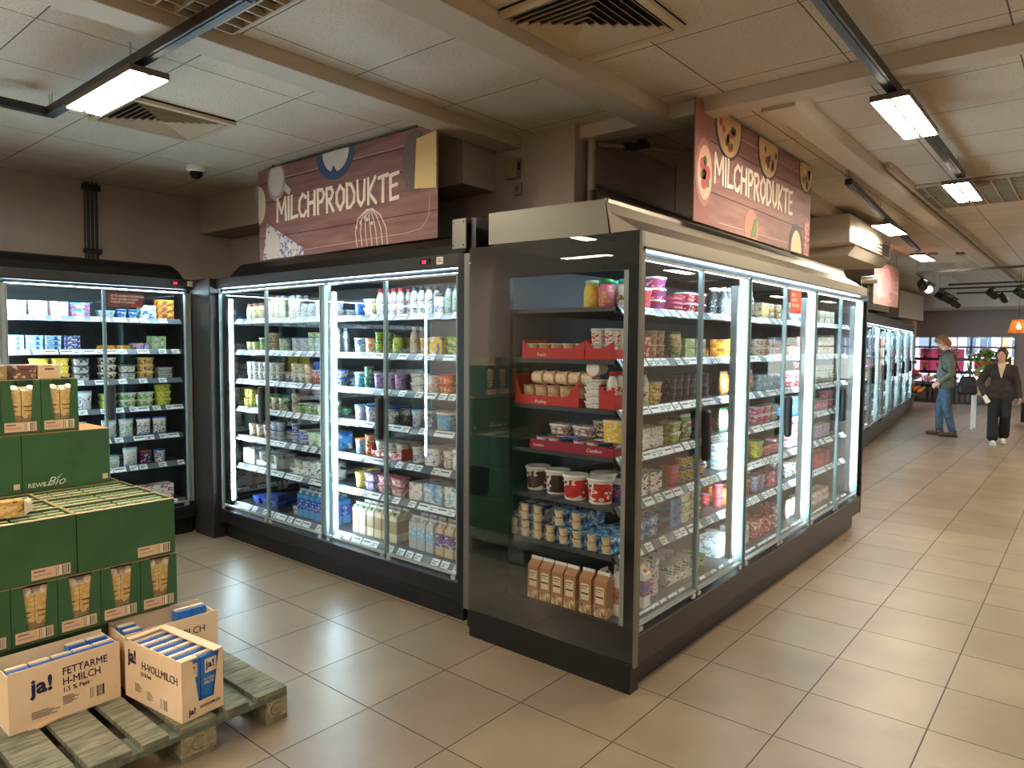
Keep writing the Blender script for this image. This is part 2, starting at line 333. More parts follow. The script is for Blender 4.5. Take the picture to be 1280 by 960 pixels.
def case(name, label, T, W, D, bays, zg, shelves, header, canopy, key, posts, top=2.2, lower=BLACK, ends=(1, 1), handle_z=1.05, hside=0):
    c = root('refrigerated_display_case', T, label=label, cat='display case')
    z0, z1 = zg
    u0, u1 = (0.0, W)
    b = MB()
    b.box(0, D-0.05, 0.14, W, D, top, INNER).box(0, 0.03, z1+0.035, W, D-0.05, top, INNER).box(0, 0.03, 0.14, W, D-0.05, z0-0.035, lower)
    if ends[0]: b.box(0, 0.03, z0-0.035, 0.03, D-0.05, z1+0.035, lower)
    if ends[1]: b.box(W-0.03, 0.03, z0-0.035, W, D-0.05, z1+0.035, lower)
    b.build('body', c)
    MB().box(0.01, 0.05, 0, W-0.01, D-0.02, 0.14, BLACK).build('plinth', c)
    MB().box(0, -0.012, 0.145, W, 0.03, z0-0.035, lower, 0.006).build('bumper', c)
    h = MB().box(0, -0.012, z1+0.035, W, 0.03, top, header, 0.004).box(0, -0.02, z1+0.030, W, 0.03, z1+0.044, BLACK)
    h.build('header', c)
    for bi, (a, e) in enumerate(bays):
        mid = (a+e)/2
        MB().box(a+0.005, 0.035, z1-0.006, e-0.005, 0.052, z1+0.006, LEDM).build('light_strip', c)
        for di, (d0, d1) in enumerate(((a, mid-0.003), (mid+0.003, e))):
            d = MB().box(d0, 0.0, z0, d0+0.008, 0.022, z1, FRAME).box(d1-0.008, 0.0, z0, d1, 0.022, z1, FRAME).box(d0, 0, z0, d1, 0.022, z0+0.013, ALU).box(d0, 0, z1-0.011, d1, 0.022, z1, ALU)
            for uu in (d0+0.03, d1-0.03): d.box(uu-0.02, -0.004, z0-0.028, uu+0.02, 0.012, z0-0.004, ALU, 0.003)
            dr = d.build('door', c)
            MB().box(d0+0.008, 0.008, z0+0.013, d1-0.008, 0.013, z1-0.011, GLASS).build('glass_pane', dr)
            if di == hside: mobj('handle', _handle, dr, TR(d1-0.025 if hside == 0 else d0+0.025, -0.023, handle_z))
    for (u, wd) in posts['mullions']:
        MB().box(u-wd/2, 0.012, z0, u+wd/2, 0.06, z1, ALU).box(u-wd/2+0.008, 0.006, z0, u-wd/2+0.014, 0.013, z1, FRAME).build('mullion', c)
    for u in posts['leds']:
        MB().box(u-0.005, 0.060, z0+0.05, u+0.005, 0.074, z1-0.06, LEDP).box(u-0.018, 0.05, z0+0.03, u-0.011, 0.09, z1-0.05, ALU).build('light_strip', c, label='vertical cold white light strip')
    rng = random.Random(len(key)*7+3)
    for si, z in enumerate(shelves):
        f = 0.13 if si < 6 else 0.10
        s = MB().box(0.035, f+0.02, z-0.022, W-0.035, D-0.07, z, SHELF).box(0.035, f+0.02, z-0.03, W-0.035, f+0.03, z, SHELF)
        # tilted price rail
        s.loft([[(0.035, f+0.022, z+0.004), (0.035, f+0.018, z+0.006), (0.035, f-0.014, z-0.036), (0.035, f-0.008, z-0.038)], [(W-0.035, f+0.022, z+0.004), (W-0.035, f+0.018, z+0.006), (W-0.035, f-0.014, z-0.036), (W-0.035, f-0.008, z-0.038)]], RAIL)
        sh = s.build('shelf', c)
        u = 0.07; n = 0
        while u < W-0.08 and n < 44:
            me = _tag if rng.random() < 0.75 else _tag2
            mobj('price_tag', me, sh, Matrix.Translation((u+0.03, f-0.001, z-0.014)) @ Matrix.Rotation(math.radians(-38), 4, 'X'))
            u += rng.choice((0.075, 0.085, 0.11, 0.16)); n += 1
    if canopy == 'black':
        m = MB()
        prof = [(0.04, top), (0.06, top+0.06), (0.11, top+0.11), (0.17, top+0.128), (D-0.1, top+0.13), (D-0.1, top)]
        L0, L1 = posts['canopy']
        secs = []
        for uu, k in ((L0, 0.0), (L0+0.02, 0.6), (L0+0.07, 1.0), (L1-0.07, 1.0), (L1-0.02, 0.6), (L1, 0.0)):
            secs.append([(uu, 0.04+(p-0.04) if k > 0.9 else p+0.0, top+(q-top)*(0.25+0.75*k)) for p, q in prof])
        m.loft(secs, BLACK).build('canopy', c, label='black rounded hood on top')
    elif canopy == 'silver':
        L0, L1 = posts['canopy']
        prof = [(0.03, top), (0.175, top+0.01), (0.20, top+0.175), (D-0.05, top+0.175), (D-0.05, top)]
        MB().loft([[(L0, p, q) for p, q in prof], [(L1, p, q) for p, q in prof]], posts['canopy_mats']).build('canopy', c, label='sloping silver hood on top')
    CASES[name] = (T, D, label)
    return c
# M: the case facing the camera, L: the case on the west side, R: the long case along the aisle, F: the far ones
TM = TR(-5.69, 2.95, 0)
TL = TR(-6.0, 0.18, 0, PI/2)
TRR = TR(-1.63, 2.886, 0, PI/2)
TF = TR(-2.563, 10.07, 0, PI/2+math.radians(5.85))
GREYH = M('header_dark_olive', (42, 38, 34), 0.4, 0.3)
cm = case('m', 'black two-bay cooler with glass doors under the sign with blue plate', TM, 2.83, 0.79, [(0.02, 1.455), (1.50, 2.81)], (0.285, 2.085), SHZ, GREYH, 'black', 'middle', dict(mullions=[(0.010, 0.02), (1.478, 0.04), (2.82, 0.015)], leds=[0.10, 1.535, 1.43, 2.775], canopy=(0.12, 2.83)))
cl = case('l', 'black cooler with glass doors standing behind the green carton stack', TL, 2.70, 0.9, [(0.02, 1.32), (1.36, 2.655)], (0.285, 2.085), SHZ, GREYH, 'black', 'corner', dict(mullions=[(1.34, 0.04), (2.677, 0.04)], leds=[1.375, 1.30, 0.06], canopy=(0.0, 2.66)), handle_z=1.05, hside=1)
cr = case('r', 'long silver-topped cooler along the aisle with glazed end', TRR, 4.09, 0.98, [(0.02, 1.305), (1.345, 2.62), (2.66, 4.0)], (0.325, 2.085), SHZ, SILVER, 'silver', 'aisle', dict(mullions=[(1.325, 0.04), (2.64, 0.04), (4.03, 0.05)], leds=[1.27, 2.585, 3.95, 1.38, 2.70], canopy=(0.02, 4.09), canopy_mats=SILVER), ends=(0, 1), lower=CHAR, hside=1)
cf = case('f', 'far row of coolers with glass doors beyond the silver-topped one', TF, 10.46, 0.95, [(0.02+1.74*k, 1.74*(k+1)-0.02) for k in range(6)], (0.36, 2.0), SHZ[:6]+[0.352], GREYH, None, 'far', dict(mullions=[(1.74*k, 0.04) for k in range(1, 6)]+[(10.43, 0.04)], leds=[1.74*k+1.04 for k in range(6)]), lower=CHAR)
# corner filler between the two inner cases, and posts
MB().box(-6.02, 2.885, 0, -5.70, 3.2, 2.2, CHAR, 0.006).box(-5.702, 2.965, 0.14, -5.69, 3.2, 2.2, ALU).build('corner_filler_panel', kind='structure', label='dark satin corner panel between the two inner coolers')
MB().box(-2.855, 2.925, 0.14, -2.80, 3.7, 2.20, BLACK, 0.004).box(-2.80, 2.92, 0.12, -2.735, 2.96, 2.19, OLIVE, 0.004).box(-2.80, 2.96, 0.0, -2.71, 3.7, 2.19, BLACK).build('joint_post', kind='structure', label='narrow metal post between the inner cooler and the glazed end')
pl = MB().box(-2.875, 2.90, 2.215, -2.765, 2.915, 2.385, OLIVE, 0.003)
for x in (-2.865, -2.785):
    for z in (2.235, 2.365): pl.lathe([(0.005, 0), (0.005, 0.004)], HANDLE, 8, Matrix.Translation((x, 2.90, z)) @ Matrix.Rotation(PI/2, 4, 'X'))
pl.box(-2.85, 2.915, 2.2, -2.78, 3.2, 2.36, BLACK)
pl.build('cover_plate', label='small bolted metal cover plate beside the glazed cooler end', cat='cover plate')
MB().box(-2.76, 2.93, 2.2, -2.715, 3.5, 2.385, BLACK).build('joint_cover', kind='structure')
# glazed end of the aisle cooler (faces -y): frame parts and the pane, in world coordinates
def endpart(name, mb_): 
    o = mb_.build(name, cr); o.matrix_basis = TRR.inverted(); return o
E0, E1 = -2.706, -1.618
endpart('end_frame', MB().box(E0, 2.872, 0.14, -2.413, 2.90, 2.205, BLACKG).box(-2.413, 2.872, 0.14, -1.69, 2.90, 0.318, BLACKG).box(-2.413, 2.872, 2.028, -1.69, 2.90, 2.205, BLACKG).box(-1.69, 2.872, 0.14, -1.632, 2.90, 2.205, BLACKG).box(-1.632, 2.865, 0.14, -1.618, 2.90, 2.20, OLIVE).box(-2.706, 2.90, 0.14, -2.66, 2.94, 2.2, BLACK))
endpart('end_glass', MB().box(E0, 2.862, 0.155, -1.633, 2.870, 2.203, glass_mat('end_glass_dark', (0.94, 0.95, 0.95), 0.34, 0.0)))
endpart('end_plinth', MB().box(-2.70, 2.868, 0.0, -1.645, 2.95, 0.145, BLACK, 0.003).box(-2.70, 2.864, 0.143, -1.63, 2.95, 0.150, M('seam_shadow', (15, 14, 14), 0.6)))
endpart('end_trim', MB().box(-1.722, 2.885, 0.30, -1.690, 2.96, 2.03, ALU))
endpart('hood_end', MB().prism([(-2.58, 2.215), (-1.81, 2.206), (-1.835, 2.372), (-2.58, 2.385)], 0, 0.012, OLIVE, FY(0, 2.898, 0)))
endpart('hood_fascia', MB().loft([[(-1.62, 2.89, 2.19), (-1.80, 2.89, 2.205), (-1.835, 2.89, 2.372), (-1.80, 2.89, 2.30)], [(-1.62, 6.97, 2.19), (-1.80, 6.97, 2.205), (-1.835, 6.97, 2.372), (-1.80, 6.97, 2.30)]], SILVER))
# far end panel of the aisle cooler
endpart('side_panel', MB().box(-2.6, 6.965, 0.14, -1.615, 6.99, 2.2, BLACK))
# little things on the headers
def hdr(case_T, u, z, sticker=True, lit=True, who=''):
    if lit:
        d = MB().box(u-0.045, -0.018, z-0.018, u+0.045, -0.011, z+0.018, BLACKG, 0.002).build('temperature_display', T=case_T, label='small red digital temperature display on the %s' % who, cat='display')
        d2 = text_mesh('-18' if 0 else '3.0', 0.026, M('red_led_digits', (255, 40, 60), 0.5, 0, 2.5), 0.01); mobj('digits', d2, d, FY(-0.02+u, -0.0185, z-0.01))
    t = MB().box(u+0.10, -0.015, z-0.022, u+0.155, -0.0115, z+0.022, M('sticker_paper', (214, 206, 190), 0.6)).box(u+0.11, -0.0156, z-0.006, u+0.145, -0.015, z-0.001, DKINK).box(u+0.11, -0.0156, z+0.006, u+0.135, -0.015, z+0.010, DKINK).build('paper_sticker', T=case_T, label='small white paper sticker on the %s' % who, cat='sticker')
hdr(TM, 2.55, 2.165, who='header of the cooler under the blue plate sign')
hdr(TL, 2.56, 2.165, who='header of the cooler behind the green cartons')
def door_sign(T, u0, u1, z0, z1, col, who, lines):
    s = MB().rr([(u1-u0, z1-z0, 0.015, 0), (u1-u0, z1-z0, 0.015, 0.002)], col, Matrix.Translation(((u0+u1)/2, -0.001, (z0+z1)/2)) @ Matrix.Rotation(PI/2, 4, 'X')).build('door_sticker', T=T, label=who, cat='sticker')
    for i, l in enumerate(lines):
        mobj('lettering', text_mesh(l, (z1-z0)*0.2, M('cream_ink', (232, 214, 190), 0.6), 0.008, 0.9), s, FY(u0+0.02, -0.0035, z1-(z1-z0)*(0.28+0.22*i)))
    MB().rr([(0.07, 0.018, 0.006, 0), (0.07, 0.018, 0.006, 0.002)], M('red_ink', (196, 40, 50), 0.5), Matrix.Translation((u1-0.06, -0.002, z0+0.012)) @ Matrix.Rotation(PI/2, 4, 'X')).build('red_badge', s)
door_sign(TL, 2.035, 2.30, 1.945, 2.055, M('sticker_brown', (116, 62, 54), 0.5), 'brown notice sticker on the cooler door behind green cartons', ['BITTE UNSERE KÜHLREGALE', 'NACH JEDEM KUNDEN', 'WIEDER SCHLIESSEN'])
door_sign(TRR, 2.05, 2.27, 1.90, 2.06, M('sticker_orange', (214, 96, 66), 0.5), 'orange-red notice sticker on the third aisle cooler door', ['BITTE', 'WIEDER', 'SCHLIESSEN'])

# ------------------------------------------------------------ goods: one mesh of each kind, copied
CO = {
 'white': (240, 240, 236), 'cream': (238, 224, 190), 'blue': (36, 84, 190), 'pale blue': (150, 200, 230), 'sky blue': (74, 160, 222),
 'green': (40, 150, 76), 'lime': (186, 208, 84), 'pale green': (178, 214, 170), 'red': (206, 44, 44), 'pink': (226, 120, 150), 'magenta': (176, 40, 90),
 'purple': (96, 60, 150), 'lilac': (190, 168, 214), 'orange': (236, 130, 48), 'yellow': (240, 208, 70), 'brown': (122, 84, 58), 'beige': (214, 188, 150),
 'grey': (160, 166, 168), 'silver': (190, 196, 200), 'dark': (62, 58, 62), 'navy': (34, 44, 110), 'tan': (196, 152, 110), 'turquoise': (86, 190, 180), 'black': (34, 32, 36)}
def P1(c): return M('plastic_'+c.replace(' ', '_'), CO[c], 0.35)
def P2(c, a, b=None, sc=40): return PR(CO[c], CO[a], CO[b] if b else None, sc)
_pm = {}
def prod(kind, cols):
    """-> mesh, width, depth, height, category, phrase"""
    key = (kind,)+tuple(cols)
    if key in _pm: return _pm[key]
    c = list(cols)+[cols[-1]]*(3-len(cols)); a, b, d = c[0], c[1], c[2]
    m = MB()
    if kind == 'cup':
        m.lathe([(0.026, 0), (0.028, 0.004), (0.031, 0.030), (0.033, 0.055), (0.034, 0.068), (0.037, 0.069), (0.037, 0.073), (0.030, 0.0745)], [P1(a), P2(a, d, b), P2(a, d, b), P1(a), P1(a), P1(b), P1(b)], 12)
        r = (0.078, 0.078, 0.075, 'yoghurt cup', 'small %s cup with %s foil lid' % (a, b))
    elif kind == 'mug':
        m.lathe([(0.038, 0), (0.040, 0.004), (0.043, 0.05), (0.046, 0.095), (0.047, 0.098), (0.050, 0.099), (0.050, 0.107), (0.042, 0.108)], [P1(a), P2(a, d, b), P2(a, d, b), P1(a), P1(b), P1(b), P1(b)], 14)
        r = (0.106, 0.106, 0.109, 'yoghurt tub', 'large %s yoghurt pot with %s lid' % (a, b))
    elif kind == 'tub':
        m.rr([(0.105, 0.075, 0.02, 0), (0.115, 0.085, 0.022, 0.03), (0.122, 0.092, 0.024, 0.048), (0.128, 0.098, 0.026, 0.049), (0.128, 0.098, 0.026, 0.058), (0.116, 0.086, 0.02, 0.059)], [P2(a, d, b), P2(a, d, b), P1(b), P1(b), P2(b, d, a)])
        r = (0.134, 0.104, 0.06, 'tub', '%s rectangular tub with %s lid' % (a, b))
    elif kind == 'bottle':
        m.lathe([(0.026, 0), (0.028, 0.004), (0.028, 0.05), (0.028, 0.11), (0.024, 0.135), (0.014, 0.155), (0.014, 0.160), (0.016, 0.161), (0.016, 0.180), (0.014, 0.182)], [P1(a), P2(a, d, b), P2(a, d, b), P1(a), P1(a), P1(a), P1(b), P1(b), P1(b)], 12)
        r = (0.062, 0.062, 0.184, 'bottle', '%s drink bottle with %s cap' % (a, b))
    elif kind == 'jar':
        m.lathe([(0.036, 0), (0.040, 0.005), (0.041, 0.08), (0.038, 0.098), (0.031, 0.112), (0.034, 0.113), (0.034, 0.132), (0.031, 0.134)], [P1(a), P2(a, d, a), P1(a), P1(a), P1(b), P1(b), P1(b)], 14)
        r = (0.088, 0.088, 0.135, 'jar', '%s plastic jar with %s lid' % (a, b))
    elif kind == 'bucket':
        m.rr([(0.13, 0.10, 0.03, 0), (0.136, 0.106, 0.032, 0.05), (0.142, 0.112, 0.034, 0.098), (0.150, 0.120, 0.038, 0.099), (0.150, 0.120, 0.038, 0.112), (0.138, 0.108, 0.03, 0.113)], [P2(a, d, a), P2(a, d, a), P1(b), P1(b), P1(b)])
        r = (0.156, 0.126, 0.115, 'tub', 'big %s bucket with %s lid' % (a, b))
    elif kind == 'gable':
        w_, h1, h2 = 0.035, 0.175, 0.215
        s0 = [(-w_, -w_), (w_, -w_), (w_, w_), (-w_, w_)]
        m.loft([[(x, y, 0) for x, y in s0], [(x, y, 0.06) for x, y in s0], [(x, y, 0.145) for x, y in s0], [(x, y, h1) for x, y in s0]], [P1(a), P2(b, d, b, 30), P1(a)], caps=True)
        m.add([(-w_, -w_, h1), (w_, -w_, h1), (w_, w_, h1), (-w_, w_, h1), (-w_, 0, h2-0.012), (w_, 0, h2-0.012), (w_*0.3, 0, h2-0.012), (-w_*0.3, 0, h2-0.012)], [(0, 1, 5, 4), (2, 3, 4, 5), (1, 2, 5), (3, 0, 4)], P1(a))
        m.box(-w_, -0.003, h2-0.014, w_, 0.003, h2, P1('white'))
        m.lathe([(0.012, 0), (0.012, 0.012), (0.010, 0.013)], P1(d), 10, Matrix.Translation((0, -0.018, 0.19)) @ Matrix.Rotation(math.radians(48), 4, 'X'))
        r = (0.076, 0.076, 0.215, 'drink carton', '%s and %s gable-top carton' % (a, b))
    elif kind == 'brick':
        m.box(-0.035, -0.03, 0, 0.035, 0.03, 0.195, [P1(a), P1('white'), P2(a, b, d, 26), P1(a), P2(a, b, d, 26), P2(a, b, d, 26)]).lathe([(0.012, 0.195), (0.012, 0.207), (0.010, 0.208)], P1(b), 10)
        r = (0.076, 0.066, 0.21, 'drink carton', '%s block carton with %s print' % (a, b))
    elif kind == 'box':
        m.box(-0.065, -0.05, 0, 0.065, 0.05, 0.055, P2(a, b, d, 26), 0.003)
        r = (0.136, 0.105, 0.056, 'box', 'flat %s packet with %s print' % (a, b))
    elif kind == 'butter':
        m.box(-0.055, -0.037, 0, 0.055, 0.037, 0.036, P2(a, b, d, 34), 0.004)
        r = (0.116, 0.08, 0.037, 'butter packet', '%s butter block with %s print' % (a, b))
    elif kind == 'carton':
        m.box(-0.06, -0.05, 0, 0.06, 0.05, 0.115, P2(a, b, d, 22), 0.002)
        r = (0.125, 0.105, 0.116, 'box', '%s upright packet with %s print' % (a, b))
    elif kind == 'pouch':
        secs = []
        for z, hw, dp in ((0, 0.058, 0.003), (0.008, 0.058, 0.003), (0.03, 0.055, 0.018), (0.07, 0.054, 0.022), (0.11, 0.056, 0.014), (0.135, 0.059, 0.003), (0.15, 0.06, 0.003)):
            secs.append([(-hw, 0, z), (-hw*0.7, -dp, z), (hw*0.7, -dp, z), (hw, 0, z), (hw*0.7, dp, z), (-hw*0.7, dp, z)])
        m.loft(secs, [P1(b), P2(a, d, b), P2(a, d, b), P2(a, d, b), P1(a), P1(b)], smooth=True)
        r = (0.126, 0.05, 0.15, 'pouch', '%s pillow bag with %s seams' % (a, b))
    elif kind == 'blister':
        m.rr([(0.115, 0.08, 0.012, 0), (0.12, 0.085, 0.012, 0.018), (0.14, 0.10, 0.008, 0.019), (0.14, 0.10, 0.008, 0.022)], [P1(b), P1(b), P2(a, d, b)])
        r = (0.145, 0.105, 0.023, 'sliced food pack', 'shallow %s pack with %s lid film' % (b, a))
    elif kind == 'case':     # long white display carton with low front
        m.box(-0.17, -0.12, 0, 0.17, 0.12, 0.004, P1(a)).box(-0.17, -0.12, 0, 0.17, -0.117, 0.045, P2(a, b, d, 22)).box(-0.17, 0.117, 0, 0.17, 0.12, 0.08, P1(a)).box(-0.17, -0.12, 0, -0.167, 0.12, 0.08, P1(a)).box(0.167, -0.12, 0, 0.17, 0.12, 0.08, P1(a))
        r = (0.346, 0.25, 0.08, 'display tray', 'open %s card tray with %s print' % (a, b))
    elif kind == 'bigbox':
        m.box(-0.09, -0.07, 0, 0.09, 0.07, 0.13, P2(a, b, d, 18), 0.003).box(-0.09, -0.001, 0.1295, 0.09, 0.001, 0.1312, P1('grey'))
        r = (0.185, 0.145, 0.13, 'box', 'large %s box with %s print' % (a, b))
    _pm[key] = (m.mesh(r[3].replace(' ', '_')),)+r
    return _pm[key]
NAMES = dict(cup='yoghurt_cup', mug='yoghurt_pot', tub='food_tub', bottle='drink_bottle', jar='plastic_jar', bucket='food_bucket', gable='gable_carton', brick='milk_carton', box='food_packet', butter='butter_block', carton='upright_packet', pouch='pillow_bag', blister='blister_pack', case='display_tray', bigbox='cardboard_box')
rngp = random.Random(5)
def put(kind, cols, Mtx, label, group=None):
    p = prod(kind, cols)
    return mobj(NAMES[kind], p[0], None, Mtx, label=label, cat=p[4], group=group)
KIND_N = {}
def fill(key, si, door, u0, u1, spec, rows=1, v0=0.175, _again=False):
    """set goods side by side on one shelf behind one door; spec 'kind:body/lid/ink*count^stack'"""
    T, D, _ = CASES[key]; z = SHZ[si]+0.001
    u = u0+0.01
    dn = {'m': ['first', 'second', 'third', 'fourth'], 'l': ['second', 'first', 'third', 'fourth'], 'r': ['first', 'second', 'third', 'fourth', 'fifth', 'sixth']}[key][door]
    cn = {'m': 'cooler under blue-plate sign', 'l': 'cooler behind green stack', 'r': 'aisle cooler'}[key]
    if key == 'l': dn = ['', '', 'third', 'last'][door]
    for tok in spec.split():
        kc, _, rest = tok.partition(':'); cc, _, cnt = rest.partition('*'); n, _, st = cnt.partition('^')
        n = int(n or 1); st = int(st or 1); cols = [x.replace('_', ' ') for x in cc.split('/')]
        if kc == 'gap': u += 0.06*n; continue
        if kc in ('tub', 'box', 'cup', 'butter', 'blister') and key != 'l':
            if st == 1 and rngp.random() < 0.6: st = 2
            elif kc != 'cup' and rngp.random() < 0.4: st += 1
        me, w_, d_, h_, cat, ph = prod(kc, cols)
        lab = '%s, %s shelf, %s door, %s' % (ph, ORD[si], dn, cn)
        while len(lab.split()) > 16: lab = lab.replace('large ', '').replace('small ', '', 1) if ('large ' in lab or 'small ' in lab) else lab.replace(' under blue-plate sign', ' under sign', 1) if 'blue-plate' in lab else ' '.join(lab.split()[1:])
        grp = 'row of: '+lab
        for i in range(n):
            if u+w_ > u1: break
            for r_ in range(rows):
                for s_ in range(st if r_ == 0 else max(1, st)):
                    if r_ > 0 and s_ < st-1: continue       # behind the front row only the topmost could be seen
                    zz = z+s_*(h_+0.0008)
                    if zz+h_ > (SHZ[si-1]-0.035 if si else 2.05): break
                    if r_ > 0 and s_ > 0: zz = z
                    if r_ > 0 and kc in ('pouch', 'case', 'bigbox'): continue
                    j = rngp.uniform(-0.07, 0.07) if st == 1 else rngp.uniform(-0.02, 0.02)
                    o = mobj(NAMES[kc], me, None, T @ TR(u+w_/2, v0+d_/2+r_*(d_+0.006)+rngp.uniform(0, 0.005), zz, j), label=lab, cat=cat)
                    o['group'] = grp
            if kc == 'case':
                for q in range(3):
                    for r2 in range(2): mobj('yoghurt_pot', prod('mug', ['white', 'silver', 'dark'])[0], None, T @ TR(u+0.065+0.108*q, v0+0.06+0.112*r2, z+0.006) , label='white pot with silver lid in open card tray, %s shelf, %s door, %s' % (ORD[si], dn, cn.replace(' under blue-plate sign', ' under sign')), cat='yoghurt tub', group='white pots in the open card tray, %s shelf, %s door, %s' % (ORD[si], dn, cn))
            u += w_+0.004+rngp.uniform(0, 0.006)
        u += 0.008
    cyc = [t_ for t_ in spec.split() if not t_.startswith(('gap', 'case', 'bigbox'))][::-1]; ci = 0
    while cyc and ci < 6 and not _again:
        tok = cyc[ci % len(cyc)]; ci += 1; cols = [x.replace('_', ' ') for x in tok.partition(':')[2].partition('*')[0].split('/')]
        wd = prod(tok.partition(':')[0], cols)[1]
        if u+wd+0.012 > u1: continue
        n0 = max(1, min(int((u1-u-0.01)/(wd+0.008)), 3)); st = max(2, int(tok.partition('^')[2] or '1'))
        u = fill(key, si, door, u-0.01, u1, '%s*%d^%s' % (tok.partition('*')[0], n0, st), rows, v0, True)
    return u
def doors(key, edges, table, rows=1):
    for si, row in enumerate(table):
        for di, sp in enumerate(row):
            if sp: fill(key, si, di, edges[di][0], edges[di][1], sp, rows=rows)
MD = [(0.04, 0.72), (0.76, 1.44), (1.56, 2.14), (2.17, 2.79)]
doors('m', MD, [
 ['gap:x*1 jar:beige/brown/green*3 bottle:white/orange/orange*2 bottle:cream/grey/green*3', 'bottle:white/grey/dark*2 jar:grey/dark/white*2 tub:white/white/grey*3^2', 'mug:blue/blue/navy*1 tub:yellow/cream/blue*1^1 bottle:white/red/blue*4 bottle:white/dark/red*2', 'bottle:white/dark/grey*3 jar:white/dark/blue*1 bottle:grey/dark/green*2 mug:blue/navy/white*1^2 cup:yellow/blue/blue*1'],
 ['gap:x*1 cup:beige/lime/green*2^1 mug:green/white/lime*1 cup:beige/dark/green*2 mug:lime/green/white*2', 'mug:white/pale_blue/grey*2 cup:white/lime/green*3 bottle:white/white/grey*1 bottle:white/pale_blue/blue*1', 'mug:pale_blue/white/blue*1 mug:white/orange/yellow*1 cup:lime/green/dark*2^2 jar:lime/dark/green*1 cup:white/grey/blue*1', 'bottle:white/cream/red*1 mug:yellow/white/orange*1 carton:yellow/blue/white*1 tub:lime/green/white*1^2 mug:pale_green/white/green*1'],
 ['gap:x*1 cup:white/white/dark*5^2', 'cup:white/silver/dark*2^2 cup:white/orange/orange*1^2 mug:red/white/white*1 mug:blue/white/sky_blue*1 tub:white/blue/dark*1', 'mug:sky_blue/white/green*1 cup:green/silver/blue*1^2 mug:lilac/lilac/purple*4', 'tub:white/white/grey*1^2 mug:white/white/orange*1 tub:orange/red/white*1^2 pouch:white/pale_blue/grey*1 tub:blue/blue/yellow*1^2'],
 ['cup:lime/red/brown*2^2 mug:pale_green/yellow/green*1 mug:cream/green/brown*2', 'cup:beige/green/green*1^2 cup:green/white/lime*4^1 tub:white/green/green*1^2', 'mug:white/pale_blue/blue*1 mug:white/blue/navy*3', 'mug:white/sky_blue/blue*1 mug:grey/white/purple*1 bucket:sky_blue/white/lime*1 mug:yellow/pale_blue/blue*1'],
 ['gap:x*1 mug:beige/brown/white*2 mug:orange/white/blue*1 cup:white/blue/blue*2^2', 'cup:blue/white/white*1^2 mug:blue/white/white*1 mug:lime/green/white*2 bigbox:sky_blue/blue/white*1', 'mug:sky_blue/orange/white*1 cup:orange/brown/white*1^2 case:red/white/white*1', 'mug:white/white/blue*1 bucket:white/white/blue*1 mug:white/white/navy*1 bigbox:white/grey/white*1'],
 ['bigbox:grey/white/white*1 case:white/grey/white*1', 'case:white/grey/navy*1 bigbox:white/grey/navy*1', 'mug:yellow/yellow/white*1 tub:lilac/purple/white*1^2 tub:white/pink/red*2^2', 'carton:white/pink/white*1 bigbox:pale_blue/white/sky_blue*1 bigbox:white/sky_blue/pale_blue*1'],
 ['gap:x*2 tub:navy/blue/brown*2^1', 'cup:white/navy/blue*1 gable:sky_blue/blue/white*7', 'gable:cream/tan/turquoise*6', 'gable:silver/pale_blue/white*3 gable:beige/purple/white*3 gable:white/sky_blue/navy*2'],
], rows=2)
LD = [(0.05, 0.66), (0.68, 1.3), (1.39, 2.0), (2.02, 2.665)]
doors('l', LD, [
 [None, None, 'box:white/pale_green/grey*1^2 carton:white/grey/grey*1 carton:white/pink/grey*1 box:sky_blue/red/white*1^2', 'tub:grey/pale_blue/grey*1 cup:blue/turquoise/white*2^1 carton:pale_green/blue/white*1 box:orange/yellow/brown*2^3'],
 [None, None, 'butter:pale_blue/white/blue*3^3 butter:blue/white/silver*1^3 butter:yellow/orange/white*1^3', 'butter:yellow/orange/brown*2^1 box:lilac/blue/yellow*1 carton:pale_green/white/green*1^1 carton:pale_green/green/dark*1'],
 [None, None, 'tub:blue/blue/white*1^2 tub:yellow/yellow/white*2^3 tub:silver/dark/white*1^3', 'tub:dark/cream/white*1^3 tub:white/dark/grey*1^2 tub:beige/yellow/brown*1^3 blister:grey/silver/dark*1^4'],
 [None, None, 'blister:red/white/pink*2^4 pouch:white/pale_blue/blue*2', 'tub:lime/lime/green*1^2 tub:pale_green/white/green*2^2 tub:lime/yellow/green*1^3'],
 [None, None, 'pouch:cream/white/brown*3', 'pouch:white/pale_blue/green*2 pouch:white/blue/brown*2'],
 [None, None, 'box:white/blue/grey*3^2', 'blister:turquoise/white/white*1^4 pouch:white/pale_blue/silver*1 mug:navy/red/white*1 mug:white/blue/navy*2'],
 [None, None, 'bigbox:white/grey/white*2', 'bigbox:white/red/white*3'],
], rows=1)
RD = [(0.44, 0.66), (0.68, 1.25), (1.37, 1.96), (2.0, 2.55), (2.68, 3.31), (3.34, 3.9)]
RD1 = (0.30, 0.65)
